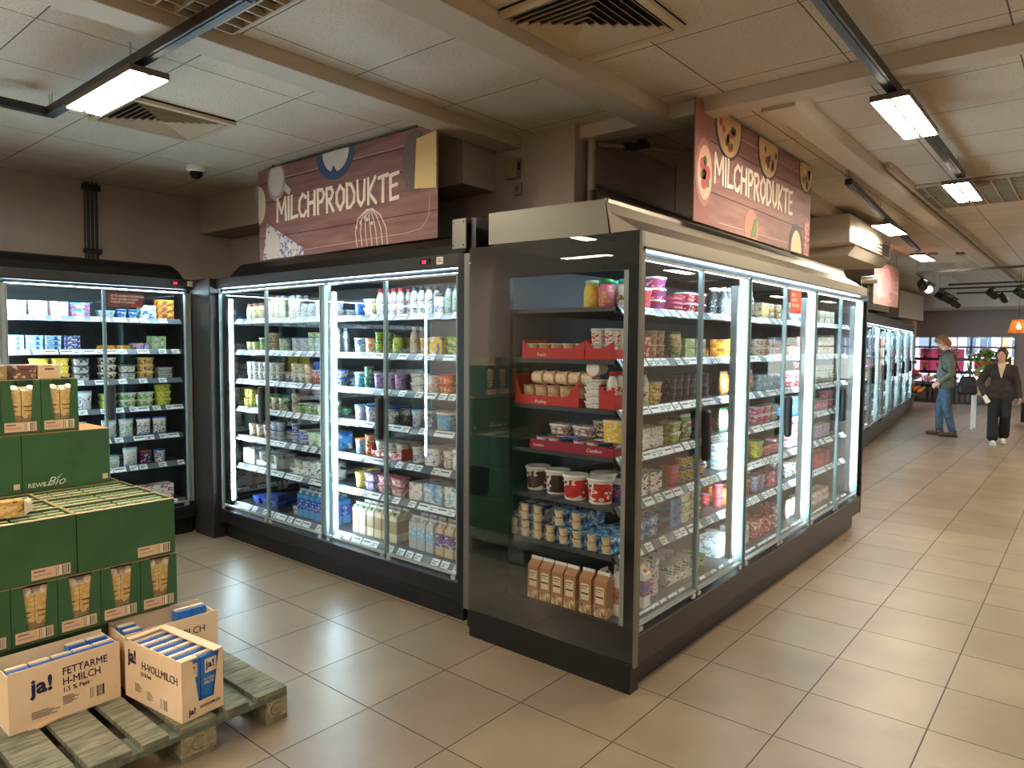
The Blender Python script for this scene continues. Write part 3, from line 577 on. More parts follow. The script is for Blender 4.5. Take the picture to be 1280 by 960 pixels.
doors('r', [RD1]+RD[1:], [
 ['bucket:red/white/pink*1 tub:red/white/blue*1^2', 'blister:red/pink/white*1^3 tub:red/white/magenta*2^2', 'bottle:dark/white/grey*2 tub:grey/white/lilac*2^2', 'carton:beige/yellow/brown*1 carton:brown/yellow/white*1', 'cup:grey/white/blue*2 carton:sky_blue/navy/white*1 carton:green/white/red*1', 'box:beige/white/grey*1^2'],
 ['carton:red/white/white*1 cup:beige/white/red*2^2', 'pouch:beige/green/brown*1 box:pale_green/lime/white*2^2', 'box:orange/brown/yellow*2^2 tub:red/red/white*1^2', 'tub:cream/white/red*2^2 box:beige/pink/white*1^2', 'cup:beige/red/white*3^1', 'box:beige/brown/grey*2^1'],
 ['bottle:white/red/yellow*2 tub:yellow/cream/dark*1^1', 'cup:dark/purple/grey*5^2', 'pouch:orange/brown/beige*2 pouch:brown/beige/orange*1', 'box:pale_blue/white/grey*2^2', 'tub:red/white/white*2^2', 'cup:white/grey/green*3'],
 ['box:white/grey/silver*2^2', 'tub:lime/white/brown*1^2 pouch:green/white/red*1 carton:purple/lilac/pink*1', 'pouch:white/green/green*1 tub:red/red/white*1^2 blister:brown/beige/red*1^3', 'tub:pink/white/red*2^2 tub:grey/white/lime*1', 'cup:sky_blue/white/blue*3^2', 'cup:pink/white/grey*3'],
 ['carton:white/blue/navy*1 box:white/orange/navy*1^2', 'tub:red/red/navy*1^2 cup:yellow/blue/navy*2^2', 'tub:white/pale_blue/grey*1^2 box:red/white/pink*2^2', 'tub:yellow/lime/green*1^2 blister:red/pink/white*1^3', 'tub:white/pink/red*2^2', 'mug:lilac/white/grey*2'],
 ['tub:sky_blue/blue/white*2^2', 'box:blue/sky_blue/navy*1^2 tub:cream/white/brown*2^3', 'cup:red/pink/brown*1^2 mug:orange/orange/brown*1^1 mug:red/white/brown*1', 'mug:lilac/white/grey*2 box:pink/white/red*1^2', 'mug:dark/cream/white*2', 'box:red/pink/brown*2^1'],
 ['brick:white/purple/pink*2 case:white/grey/dark*1', 'case:white/grey/brown*1 cup:lime/green/white*2', 'bigbox:white/grey/white*1 mug:yellow/beige/white*1 bigbox:silver/white/grey*1', 'bigbox:red/white/grey*1 box:magenta/red/white*1^2', 'pouch:white/pale_green/grey*2', 'box:white/red/grey*2^1'],
], rows=2)
# far coolers: goods behind frosty panes
FT = ['mug:white/pale_green/green', 'cup:green/white/lime', 'bigbox:grey/white/silver', 'pouch:pale_green/white/grey', 'tub:white/blue/red', 'box:silver/sky_blue/grey', 'carton:white/pale_green/blue']
for si, z in enumerate(SHZ):
    for d in range(2, 12):
        tok = FT[(si*3+d*2) % 7]
        if si == 0 and tok.startswith('bigbox'): tok = FT[0]
        pn_ = ['first', 'second', 'third', 'fourth', 'fifth', 'sixth', 'seventh', 'eighth', 'ninth', 'tenth', 'eleventh', 'twelfth'][d]; kc, _, cc = tok.partition(':'); cols = [x.replace('_', ' ') for x in cc.split('/')]
        me, w_, d_, h_, cat, ph = prod(kc, cols)
        u = 0.87*d+0.08
        for i in range(3):
            mobj(NAMES[kc], me, None, TF @ TR(u+w_/2, 0.18+d_/2, (z if si < 6 else 0.352)+0.001), label='%s, %s shelf, %s pane, far cooler row' % (ph, ORD[si], pn_), cat=cat, group='%s, %s shelf, %s pane, far coolers' % (ph, ORD[si], pn_))
            u += w_+0.03

# ------------------------------------------------------------ goods at the glazed end, seen side-on
def rx(x, y, z, rz=0): return TR(x, y, z, rz)
def card_tray(name, T, L_, W_, H_, mat, hi, label, texts=()):
    """open card tray, long side L_ along local x, front at -y"""
    t = MB(); k = 0.003
    t.box(0, 0, 0, L_, W_, k, mat).box(0, 0, k, L_, k, H_, mat).box(0, W_-k, k, L_, W_, H_, mat)
    t.box(0, k, k, k, W_-k, hi, mat).box(L_-k, k, k, L_, W_-k, H_*0.9, mat)
    t.prism([(0, H_), (0.05, H_), (0, hi)], 0, k, mat, FY(0, k, 0)).prism([(L_-0.07, H_), (L_, H_), (L_, hi*0.9)], 0, k, mat, FY(0, k, 0))
    o = t.build(name, T=T, label=label, cat='display tray')
    for (s, x, z, size, c) in texts: mobj('lettering', text_mesh(s, size, c, 0.01, 1.0, 0.2), o, FY(x, -0.0012, z))
    return o
LET = M('tray_lettering', (240, 214, 200), 0.6)
REDT = M('red_card', (190, 46, 44), 0.6); MAG = M('magenta_card', (150, 26, 62), 0.6)
s2, s3, s4, s5, s6, s7 = SHZ[1:]
z = SHZ[0]+0.001
for i, (x, cols, ph) in enumerate(((-1.955, ('yellow', 'pale green', 'cream'), 'yellow'), (-1.868, ('pink', 'green', 'yellow'), 'pink and yellow'), (-1.955, None, None), (-1.868, None, None))):
    if cols: put('jar', cols, rx(x, 2.965, z), '%s kefir jar with green lid on top shelf at glazed end' % ph)
put('jar', ('white', 'turquoise', 'dark'), rx(-1.955+0.08, 3.06, z), 'white jar with turquoise lid standing behind the pink and yellow jar')
put('jar', ('white', 'turquoise', 'brown'), rx(-1.79, 3.01, z), 'white jar with turquoise lid nearest the glass doors, top shelf end')
put('jar', ('white', 'pale green', 'grey'), rx(-1.79, 3.10, z), 'white jar with pale green lid behind the turquoise-lidded end jar')
# second shelf: red tray with two layers of cups
card_tray('display_tray', rx(-2.37, 2.925, s2+0.001), 0.40, 0.22, 0.055, REDT, 0.10, 'long red and orange tray of cups on second shelf at glazed end', [('Frucht', 0.10, 0.012, 0.024, LET)])
card_tray('display_tray', rx(-1.965, 2.925, s2+0.001), 0.17, 0.22, 0.055, REDT, 0.10, 'short red tray under the white cup towers, second shelf, glazed end')
for i in range(5):
    for j in range(2): put('cup', ('beige', 'cream', 'brown'), rx(-2.325+0.078*i, 2.97+0.08*j, s2+0.005), 'beige cup in the long red and orange tray at glazed end', 'beige cups in the long red tray at the glazed end')
for i in range(2):
    for j in range(2):
        for k in range(2): put('cup', ('white', 'white', 'red'), rx(-1.92+0.079*i, 2.97+0.08*j, s2+0.005+k*0.076), 'white cup with red print stacked in the short red tray', 'white cups with red print stacked at the glazed end')
# third shelf: red tray of pots, pots lying on their sides, white tub stack
card_tray('display_tray', rx(-2.42, 2.925, s3+0.001), 0.42, 0.24, 0.05, REDT, 0.16, 'red display tray of beige pots on third shelf at glazed end', [('Pudding', 0.14, 0.010, 0.024, LET)])
for i in range(5):
    put('mug', ('beige', 'tan', 'cream'), rx(-2.36+0.081*i, 2.985, s3+0.005) @ Matrix.Diagonal((0.76, 0.76, 0.9, 1)), 'beige pot standing in red tray, third shelf, glazed end', 'beige pots in the red tray on the third shelf')
for i in range(5):
    put('mug', ('cream', 'beige', 'orange'), rx(-2.33+0.08*i, 2.985, s3+0.144) @ Matrix.Rotation(PI/2, 4, 'Y') @ Matrix.Diagonal((0.8, 0.8, 0.7, 1)), 'cream pot lying on its side on top of the red tray', 'cream pots lying on the third shelf red tray')
for k in range(4):
    put('tub', ('white', 'white', 'grey'), rx(-1.935, 2.985, s3+0.001+0.0365*k) @ Matrix.Diagonal((0.85, 0.9, 0.6, 1)), 'white round-cornered tub in the stack beside the red tray, third shelf', 'stack of white tubs on the third shelf end')
put('mug', ('white', 'white', 'red'), rx(-1.93, 2.93+0.11, s3+0.20) @ Matrix.Rotation(PI/2, 4, 'X') @ Matrix.Diagonal((0.8, 0.8, 0.9, 1)), 'white pot lying with its lid outward on the white tub stack')
card_tray('display_tray', rx(-1.885, 2.935, s3+0.001), 0.09, 0.22, 0.08, REDT, 0.12, 'small red tray with red-capped bottles at the glazed end')
for i in range(2): put('bottle', ('white', 'red', 'red'), rx(-1.84, 2.985+0.068*i, s3+0.005), 'white bottle with red cap in the small red tray', 'red-capped bottles in the small red tray')
# fourth shelf: magenta tray of mixed cups
card_tray('display_tray', rx(-2.31, 2.925, s4+0.001), 0.52, 0.26, 0.05, MAG, 0.05, 'long magenta tray of mixed cups on fourth shelf at glazed end', [('Comfort', 0.02, 0.015, 0.020, LET), ('Comfort', 0.36, 0.015, 0.026, LET)])
mixc = [('white', 'purple', 'brown'), ('cream', 'green', 'grey'), ('white', 'magenta', 'pink'), ('pink', 'white', 'magenta'), ('dark', 'blue', 'grey'), ('white', 'lilac', 'red')]
for i in range(6):
    for j in range(3):
        c = mixc[(i*2+j) % 6]
        put('cup', c, rx(-2.26+0.08*i, 2.97+0.08*j, s4+0.005) @ Matrix.Diagonal((1, 1, 0.85, 1)), 'low %s cup with %s lid in the long magenta tray' % (c[0], c[1]), '%s-lidded cups in the magenta tray' % c[1])
put('bucket', ('yellow', 'cream', 'white'), rx(-1.83, 3.00, s4+0.07) @ Matrix.Diagonal((0.75, 0.8, 1.0, 1)), 'pale yellow tub with blue print standing on the magenta tray')
for i in range(2): put('tub', ('grey', 'white', 'magenta'), rx(-2.19+0.15*i, 3.05, s4+0.073), 'grey and white tub stacked on the magenta tray cups', 'grey and white tubs on the magenta tray')
for i in range(1): put('mug', ('brown', 'white', 'white'), rx(-1.97, 3.10, s4+0.073) @ Matrix.Diagonal((1, 1, 0.8, 1)), 'brown and white pot behind the pale yellow tub')
# fifth shelf: one-litre buckets with parts
def pail(T, label_, col, colname, group=None, txt=True):
    t = root('yoghurt_pail', T, label=label_, cat='yoghurt pail', group=group)
    MB().lathe([(0.056, 0), (0.058, 0.004), (0.064, 0.115)], P1('white'), 20).build('tub_body', t)
    MB().lathe([(0.0588, 0.012), (0.0600, 0.03), (0.0642, 0.105)], PR(lin_to(col), (240, 225, 215), col, 18), 20, caps=False).build('wrap_label', t)
    MB().lathe([(0.064, 0.113), (0.071, 0.114), (0.071, 0.126), (0.068, 0.129), (0.060, 0.128), (0.05, 0.124)], P1('white'), 20).build('lid', t)
    if txt:
        a = math.radians(-105)
        fr = Matrix.Rotation(a+PI/2, 4, 'Z')
        b = MB().box(-0.017, 0, 0.078, 0.017, 0.004, 0.106, P1('white'), T=fr @ Matrix.Translation((0, -0.0655, 0))).build('brand_patch', t)
        mobj('lettering', text_mesh('ja!', 0.024, NAVY, 0.02), b, fr @ FY(-0.013, -0.0665, 0.086))
    return t
def lin_to(c): return c
zz = s5+0.001
pail(rx(-1.90, 2.985, zz), 'red and white pail of yoghurt nearest the glazed corner, fifth shelf', (196, 40, 40), 'red')
pail(rx(-2.047, 2.98, zz), 'red and white pail of yoghurt second from the glazed corner', (190, 44, 40), 'red')
pail(rx(-1.965, 3.115, zz), 'white-lidded pail behind and between the two red pails', (196, 190, 186), 'white', txt=False)
pail(rx(-2.20, 3.03, zz), 'dark-labelled white pail left of the red pails on fifth shelf', (66, 46, 44), 'dark')
pail(rx(-2.35, 3.05, zz), 'dark-labelled pail deepest in on the fifth shelf end', (84, 62, 54), 'dark')
put('bucket', ('blue', 'white', 'orange'), rx(-1.84, 3.11, zz, 1.6) @ Matrix.Diagonal((0.8, 0.9, 0.9, 1)), 'blue and white bucket with orange print behind the red corner pail')
# sixth shelf: sleeved dessert packs
def sleeve_pack(T, label_, group, col):
    t = root('dessert_pack', T, label=label_, cat='dessert pack', group=group)
    s = MB(); 
    prof = [(-0.034, 0.004), (-0.026, 0), (0.026, 0), (0.034, 0.004), (0.036, 0.045), (0.034, 0.086), (0.026, 0.09), (-0.026, 0.09), (-0.034, 0.086), (-0.036, 0.045)]
    s.loft([[(x, y, z_) for x, z_ in prof] for y in (0.012, 0.24)], PR(CO[col], (230, 240, 250), CO['navy'], 22), caps=False)
    s.build('sleeve', t)
    for j in range(4):
        for k in range(2):
            MB().lathe([(0.022, 0.003), (0.025, 0.010), (0.029, 0.034), (0.031, 0.036), (0.031, 0.040)], M('pudding_cup', (232, 214, 176), 0.35), 12, Matrix.Translation((0, 0.030+0.061*j, 0.044*k+0.001))).build('cup', t)
    return t
zz = s6+0.001
pk = 0
for row, xs in ((0, (-2.44, -2.355, -2.27, -2.185, -2.10, -2.015, -1.925, -1.838)), (1, (-2.36, -2.27, -2.13, -2.02))):
    for x in xs:
        sleeve_pack(rx(x, 2.925, zz+row*0.0915, 0.0), ('lower' if not row else 'upper')+' layer dessert pack with blue sleeve, sixth shelf at glazed end', 'dessert packs in the %s layer at the glazed end' % ('lower' if not row else 'upper'), 'sky blue' if x > -2.16 else 'grey'); pk += 1
# bottom shelf: brown gable cartons side-on
def gable_carton(T, label_, group):
    t = root('gable_carton', T, label=label_, cat='drink carton', group=group)
    w_ = 0.036; s0 = [(-w_, -w_), (w_, -w_), (w_, w_), (-w_, w_)]
    MB().loft([[(x, y, 0) for x, y in s0], [(x, y, 0.05) for x, y in s0], [(x, y, 0.18) for x, y in s0]], [PR((196, 152, 104), (232, 212, 176), (150, 104, 70), 28), M('carton_tan', (176, 128, 88), 0.5)]).build('carton_body', t)
    MB().add([(-w_, -w_, 0.18), (w_, -w_, 0.18), (w_, w_, 0.18), (-w_, w_, 0.18), (-w_, 0, 0.212), (w_, 0, 0.212)], [(0, 1, 5, 4), (2, 3, 4, 5), (1, 2, 5), (3, 0, 4), (0, 3, 2, 1)], M('carton_tan', (176, 128, 88), 0.5)).box(-w_, -0.003, 0.21, w_, 0.003, 0.226, P1('white')).build('gable_top', t)
    MB().box(-0.024, -0.0375, 0.07, 0.024, -0.036, 0.155, M('label_cream', (232, 214, 178), 0.6)).box(-0.022, -0.0385, 0.10, 0.022, -0.0372, 0.108, DKINK).box(-0.022, -0.0385, 0.140, 0.018, -0.0372, 0.144, DKINK).box(-0.022, -0.0385, 0.128, 0.01, -0.0372, 0.131, DKINK).build('side_label', t)
    mobj('barcode', MB().box(0, 0, 0, 0.03, 0.022, 0.0008, bar_mat()).mesh('barcode'), t, FY(-0.015, -0.0365, 0.012))
    return t
for i, x in enumerate((-2.285, -2.205, -2.125, -2.045, -1.955, -1.865)):
    gable_carton(rx(x, 2.965+(0.01 if i > 3 else 0), s7+0.001), 'tan gable-top milk drink carton in the side-on row, bottom shelf end', 'tan gable cartons at the glazed end bottom shelf')
for i, (x, y) in enumerate(((-1.83, 3.05), (-1.83, 3.14), (-1.92, 3.06))): put('gable', ('white', 'tan', 'brown'), rx(x, y, s7+0.001, PI/2), 'white and tan gable carton behind the side-on row', 'white and tan gable cartons behind the side-on row')
for i, y in enumerate((3.225,)): put('gable', ('white', 'purple', 'red'), rx(-1.79, y, s7+0.001, PI/2), 'white and purple carton with red cap behind the first aisle door')

# ------------------------------------------------------------ hanging signs
GL = {'M': [[(0, 0), (0.02, 1), (0.45, 0.35), (0.85, 1), (0.9, 0)]], 'I': [[(0.1, 0), (0.1, 1)]], 'L': [[(0.05, 1), (0.0, 0.02), (0.6, 0.06)]],
      'C': [[(0.68, 0.84), (0.4, 1), (0.08, 0.72), (0.02, 0.35), (0.2, 0.03), (0.5, 0.0), (0.68, 0.18)]], 'H': [[(0, 0), (0.02, 1)], [(0.6, 0), (0.62, 1)], [(0, 0.5), (0.62, 0.54)]],
      'P': [[(0.05, 0), (0.02, 1), (0.45, 0.98), (0.6, 0.74), (0.42, 0.5), (0.04, 0.46)]], 'R': [[(0.05, 0), (0.02, 1), (0.45, 0.98), (0.58, 0.76), (0.42, 0.54), (0.04, 0.5)], [(0.2, 0.5), (0.62, 0)]],
      'O': [[(0.36, 1), (0.06, 0.72), (0.06, 0.28), (0.36, 0), (0.68, 0.28), (0.68, 0.74), (0.36, 1)]], 'D': [[(0.05, 0.02), (0.03, 1), (0.4, 0.94), (0.66, 0.6), (0.6, 0.22), (0.3, 0.0), (0.05, 0.02)]],
      'U': [[(0.02, 1), (0.06, 0.25), (0.3, 0), (0.56, 0.22), (0.62, 1)]], 'K': [[(0.03, 0), (0.03, 1)], [(0.58, 1), (0.06, 0.46), (0.62, 0)]], 'T': [[(0, 0.96), (0.66, 1)], [(0.34, 0.97), (0.3, 0)]],
      'E': [[(0.6, 1), (0.04, 0.96), (0.04, 0.02), (0.6, 0.04)], [(0.04, 0.5), (0.5, 0.54)]]}
GW = {'M': 1.05, 'I': 0.34, 'L': 0.72, 'C': 0.86, 'H': 0.86, 'P': 0.78, 'R': 0.82, 'O': 0.88, 'D': 0.86, 'U': 0.84, 'K': 0.82, 'T': 0.82, 'E': 0.7}
def brush(body, H, mat, th, z0=0.006, z1=0.008, seed=3, wx=0.72):
    rg = random.Random(seed); m = MB(); x = 0; sg = 0
    for ch in body:
        for st in GL[ch]:
            pts = [Vector((x+px*H*wx, py*H+rg.uniform(-0.02, 0.02)*H)) for px, py in st]
            for i in range(len(pts)-1):
                a, b = pts[i], pts[i+1]; d = (b-a).normalized(); n = Vector((-d.y, d.x)); e = d*th*0.35
                t0, t1 = th*rg.uniform(0.42, 0.56), th*rg.uniform(0.42, 0.56)
                m.prism([tuple(a-e-n*t0), tuple(a-e*1.4), tuple(a-e+n*t0), tuple(b+e+n*t1), tuple(b+e*1.3), tuple(b+e-n*t1)][::-1], z0+0.00005*sg, z1+0.00025*sg, mat); sg = (sg+1) % 9
        x += GW[ch]*H*wx+0.004
    return m.mesh('lettering'), x
def disc(m, cx, cy, rx_, ry_, z0, z1, mat, n=28, a0=0, a1=360, clip=None):
    p = []
    for i in range(n+(0 if a1-a0 == 360 else 1)):
        a = math.radians(a0+(a1-a0)*i/n); x, y = cx+rx_*math.cos(a), cy+ry_*math.sin(a)
        if clip: x = min(max(x, clip[0]), clip[2]); y = min(max(y, clip[1]), clip[3])
        p.append((x, y))
    return m.prism(p, z0, z1, mat)
W_, H_ = 2.07, 0.71
def wood(name, c1, c2):
    m = noise_mat(name, c1, c2, 2.2, 0.55, (1, 9, 1), bump=0, lo=0.3, hi=0.7); return m
def sign(T, label, style):
    t = root('hanging_sign', T, label=label, cat='sign')
    c1, c2 = ((116, 76, 70), (150, 108, 100)) if style == 0 else ((124, 80, 74), (160, 116, 106))
    WD = wood('sign_planks_%d' % style, c1, c2); DK = M('plank_gap', (66, 34, 32), 0.7); LN = M('sign_pale_line', (206, 168, 150), 0.7)
    b = MB().box(0, 0, 0, W_, H_, 0.005, WD)
    for yy in (0.17, 0.45, 0.60) if style == 0 else (0.2, 0.5):
        b.box(0, yy, 0.005, W_, yy+0.006, 0.0056, DK)
    b.box(0.02, 0.02, -0.012, W_-0.02, H_-0.02, 0, M('sign_back', (60, 54, 50), 0.7))
    b.build('sign_board', t)
    me, wid = brush('MILCHPRODUKTE', 0.165, M('brush_white', (236, 222, 206), 0.7), 0.026, wx=0.80 if style == 0 else 0.80)
    k = (1.45 if style == 0 else 1.38)/wid
    mobj('lettering', me, t, Matrix.Translation((0.27, 0.29 if style == 0 else 0.275, 0)) @ Matrix.Diagonal((k, 1.0, 1, 1)))
    ln = MB(); w3 = 0.004
    pts = [(0.35, 0.035), (1.75, 0.055), (1.92, 0.07), (1.99, 0.14), (2.0, 0.28)]
    for i in range(len(pts)-1):
        a, b_ = Vector(pts[i]), Vector(pts[i+1]); d = (b_-a).normalized(); n = Vector((-d.y, d.x))*w3/2
        ln.prism([tuple(a-n), tuple(b_-n), tuple(b_+n), tuple(a+n)], 0.005, 0.0062, LN)
    ln.box(0.3, 0.615, 0.005, 1.9, 0.619, 0.0062, LN)
    ln.build('chalk_line', t)
    if style == 0:
        cl = (0, 0, W_, H_)
        PW = M('porcelain', (214, 206, 198), 0.4); BL = M('enamel_blue', (50, 84, 124), 0.4)
        disc(disc(MB(), 1.02, 0.705, 0.225, 0.20, 0.005, 0.0075, BL, clip=cl), 1.03, 0.705, 0.155, 0.145, 0.0075, 0.009, PW, clip=cl).prism([(0.97, 0.555), (1.05, 0.555), (1.005, 0.61)], 0.0088, 0.0095, BL).build('printed_plate', t, label='blue plate with a heart-shaped white cheese')
        m = MB(); disc(m, 0.26, 0.60, 0.125, 0.15, 0.005, 0.008, M('jug_grey', (170, 160, 152), 0.4), clip=cl); disc(m, 0.262, 0.61, 0.10, 0.125, 0.008, 0.009, PW, clip=cl); m.prism([(0.36, 0.52), (0.44, 0.47), (0.46, 0.51), (0.38, 0.57)], 0.005, 0.008, PW).build('printed_jug', t)
        disc(MB(), 0.0, 0.44, 0.10, 0.15, 0.005, 0.008, M('dish_cream', (206, 192, 170), 0.4), clip=cl).build('printed_dish', t)
        m = MB().prism([(0.05, 0), (0.62, 0), (0.62, 0.05), (0.12, 0.285)], 0.005, 0.007, PR((206, 198, 196), (60, 70, 130), (226, 218, 210), 26)); disc(m, 0.20, 0.10, 0.10, 0.12, 0.007, 0.009, M('curd', (214, 200, 186), 0.5), clip=cl); m.build('printed_cloth', t, label='blue and white patterned cloth')
        m = MB(); disc(m, 1.86, 0.50, 0.12, 0.20, 0.005, 0.007, M('pan_grey', (104, 92, 88), 0.4), clip=cl); m.prism([(1.86, 0.33), (2.06, 0.31), (2.06, 0.66), (1.88, 0.64)], 0.007, 0.009, M('butter_yellow', (222, 190, 128), 0.5)); m.build('printed_butter', t, label='yellow butter block in a grey dish')
        m = MB(); WH = M('wire_white', (220, 208, 196), 0.5)
        for q in range(7):
            a = q/6.0
            pts = [(1.27+0.10*0+0.0, 0.0)]
            pts = [(1.27+0.36*a*0.9, 0.0), (1.25+0.33*a, 0.11), (1.28+0.24*a, 0.20), (1.38+0.05*a, 0.255)]
            for i in range(3):
                A, B = Vector(pts[i]), Vector(pts[i+1]); d = (B-A).normalized(); n = Vector((-d.y, d.x))*0.004
                m.prism([tuple(A-n), tuple(B-n), tuple(B+n), tuple(A+n)], 0.005, 0.0072+0.0003*q, WH)
        for q in range(5):
            disc(m, 1.36+0.03*q*(1 if q % 2 else -1)*0.8, 0.20-0.015*q, 0.012, 0.014, 0.0085, 0.0095, WH, 8)
        m.build('printed_whisk', t, label='white drawn wire whisk')
    else:
        cl = (0, 0, W_, H_)
        R1 = M('tomato_red', (196, 70, 56), 0.5); G1 = M('basil_green', (80, 120, 50), 0.5); CR = M('pizza_cream', (214, 178, 130), 0.5); PLT = M('plate_dark', (60, 44, 42), 0.5)
        m = MB().box(0, 0, 0.005, 0.20, H_, 0.006, M('cloth_red', (150, 92, 82), 0.6)); disc(m, 0.12, 0.30, 0.115, 0.20, 0.006, 0.008, M('plate_pink', (176, 110, 98), 0.5), clip=cl); disc(m, 0.13, 0.30, 0.095, 0.16, 0.008, 0.009, M('plate_cream', (226, 176, 150), 0.5), clip=cl)
        for (x, y, r, mm) in ((0.10, 0.34, 0.035, R1), (0.16, 0.30, 0.04, R1), (0.12, 0.24, 0.035, R1), (0.13, 0.37, 0.024, G1), (0.12, 0.29, 0.028, G1), (0.17, 0.24, 0.02, G1), (0.09, 0.28, 0.02, G1)): disc(m, x, y, r, r*1.2, 0.009, 0.010, mm, 12)
        m.build('printed_tomato_plate', t, label='plate of tomatoes with basil')
        for (cx, cy, r) in ((0.46, 0.66, 0.20), (1.13, 0.66, 0.20), (1.93, 0.66, 0.16)):
            m = MB(); disc(m, cx, cy, r, r*1.1, 0.005, 0.007, PLT, clip=cl); disc(m, cx, cy, r*0.9, r, 0.007, 0.009, CR, clip=cl)
            rg = random.Random(int(cx*100))
            for q in range(12):
                a = rg.uniform(180, 360); rr = rg.uniform(0.2, 0.75)*r; x, y = cx+rr*math.cos(math.radians(a)), cy+rr*math.sin(math.radians(a))
                if y < H_-0.03: disc(m, x, y, 0.022, 0.026, 0.009, 0.010, rg.choice([R1, PLT, G1, M('mozz', (232, 214, 190), 0.5)]), 8)
            m.build('printed_pizza', t, label='round flatbread with topping on a dark plate')
        m = MB(); disc(m, 0.86, 0.07, 0.12, 0.12, 0.005, 0.007, M('tomato_pale', (206, 116, 90), 0.5), clip=cl); m.prism([(0.84, 0.0), (0.94, 0.02), (0.95, 0.15), (0.90, 0.13)], 0.007, 0.009, G1); m.build('printed_tomato_slice', t)
        m = MB(); disc(m, 1.75, 0.02, 0.16, 0.20, 0.005, 0.007, PLT, clip=cl); disc(m, 1.75, 0.0, 0.12, 0.17, 0.007, 0.009, M('cheese_pale', (230, 214, 164), 0.5), clip=cl); m.build('printed_cheese', t, label='pale round cheese on a dark plate')
        m = MB().box(1.94, 0, 0.005, 2.05, 0.28, 0.007, PR((196, 110, 110), (232, 190, 180), (150, 60, 70), 40)); m.build('printed_spices', t)
    for x in (0.2, W_-0.2): MB().tube([(x, H_-0.02, -0.004), (x, H_+0.03, -0.004)], 0.004, HANDLE, 6).build('hanger', t)
    return t
sign(FY(-5.265, 3.10, 2.335), 'brown plank sign reading Milchprodukte with a blue plate and jug', 0)
sign(FX(-1.775, 3.70, 2.375) @ Matrix.Diagonal((0.995, 0.96, 1, 1)), 'red-brown sign reading Milchprodukte with tomatoes and pizzas', 1)
t = root('hanging_sign', FX(-2.46, 10.9, 2.28), label='faded pink sign above the far coolers', cat='sign')
MB().box(0, 0, 0, 1.6, 0.62, 0.006, wood('sign_planks_2', (150, 100, 96), (196, 150, 144))).build('sign_board', t); disc(disc(MB(), 0.8, 0.36, 0.24, 0.2, 0.006, 0.008, M('faded_pink', (206, 130, 136), 0.5)), 0.3, 0.2, 0.12, 0.12, 0.006, 0.008, M('faded_cream', (214, 186, 170), 0.5)).build('printed_food', t)
for x in (0.2, 1.4): MB().tube([(x, 0.60, 0.003), (x, 0.80, 0.003)], 0.004, HANDLE, 6).build('hanger', t)

# ------------------------------------------------------------ ceiling fittings
def lamp(x, y, along, label):
    t = root('ceiling_lamp', TR(x, y, 2.90, 0 if along == 'y' else PI/2), label=label, cat='ceiling lamp')
    Lh, Wh = 0.40, 0.082
    MB().box(-Wh-0.008, -Lh-0.01, 0.004, Wh+0.008, Lh+0.01, 0.034, M('lamp_housing', (96, 84, 74), 0.45), 0.004).box(-0.02, -0.12, 0.034, 0.02, 0.12, 0.055, HANDLE).build('housing', t)
    for s in (-1, 1): MB().box(0.012*s, -Lh, 0.0, s*Wh, Lh, 0.005, LAMPM).build('diffuser', t)
    return t
lamp(-3.82, 1.465, 'x', 'lit rectangular lamp on the L-shaped track near the square air vent')
lamp(-0.845, 4.33, 'y', 'largest lit lamp on the long straight track over the aisle')
lamp(-0.875, 6.66, 'y', 'lit lamp on the long track beside the egg-crate grille')
lamp(-1.74, 8.32, 'y', 'lit lamp midway on the shorter track near the wall-side duct')
lamp(-1.92, 11.25, 'y', 'far lit lamp at the end of the shorter track')
for (x, y, a) in ((-0.86, -1.5, 'y'), (-4.66, -0.9, 'y'), (-2.4, -0.7, 'x'), (0.4, 12.5, 'y'), (0.9, 20.5, 'y'), (3.2, 15.0, 'y'), (2.6, 21.0, 'y'), (2.2, 0.5, 'y'), (2.2, 3.5, 'y'), (2.2, 7, 'y'), (2.2, 11, 'y'), (4.6, 2, 'y'), (4.6, 7, 'y'), (4.6, 12, 'y'), (0.3, -3.4, 'x'), (-3.0, -2.6, 'x'), (-5.6, -2.6, 'x'), (0.9, 15.5, 'y'), (-0.4, 18.5, 'y'), (3.0, 18, 'y'), (2.0, -2.5, 'y')):  # unseen fill lamps, added to brighten the walls, floor and far ceiling
    lamp(x, y, a, 'added rectangular fill lamp under the shop ceiling, outside this view')['group'] = 'added fill lamps outside the view'
TRK = M('track_dark', (44, 38, 36), 0.4)
def track(name, segs, label, r=0.026, zt=2.955, h=0.045):
    m = MB()
    for (x0, y0, x1, y1) in segs:
        a, b = Vector((x0, y0, 0)), Vector((x1, y1, 0)); d = (b-a).normalized(); L_ = (b-a).length
        T = Matrix.Translation((x0, y0, zt)) @ Matrix.Rotation(math.atan2(-d.x, d.y), 4, 'Z')
        m.box(-r, -0.02, 0, r, L_+0.02, h, TRK, T=T).box(-r*0.5, 0, -0.004, r*0.5, L_, 0.0, HANDLE, T=T)
        k = max(2, int(L_/1.5))
        for i in range(k+1): m.tube([tuple(a+d*(L_*i/k)*0.98+Vector((0, 0, zt+h))), tuple(a+d*(L_*i/k)*0.98+Vector((0, 0, ZC)))], 0.003, CONDUIT, 6)
    return m.build(name, label=label, cat='light track')
track('light_track', [(-2.50, 1.44, -4.66, 1.44), (-4.66, 1.44, -4.66, -1.8)], 'L-shaped dark light track crossing the first ceiling beam')
track('light_track', [(-0.845, -2.2, -0.845, 6.3)], 'long straight dark light track over the aisle')
track('light_track', [(-1.57, 6.05, -1.92, 10.9)], 'shorter dark light track close to the wall-side duct')
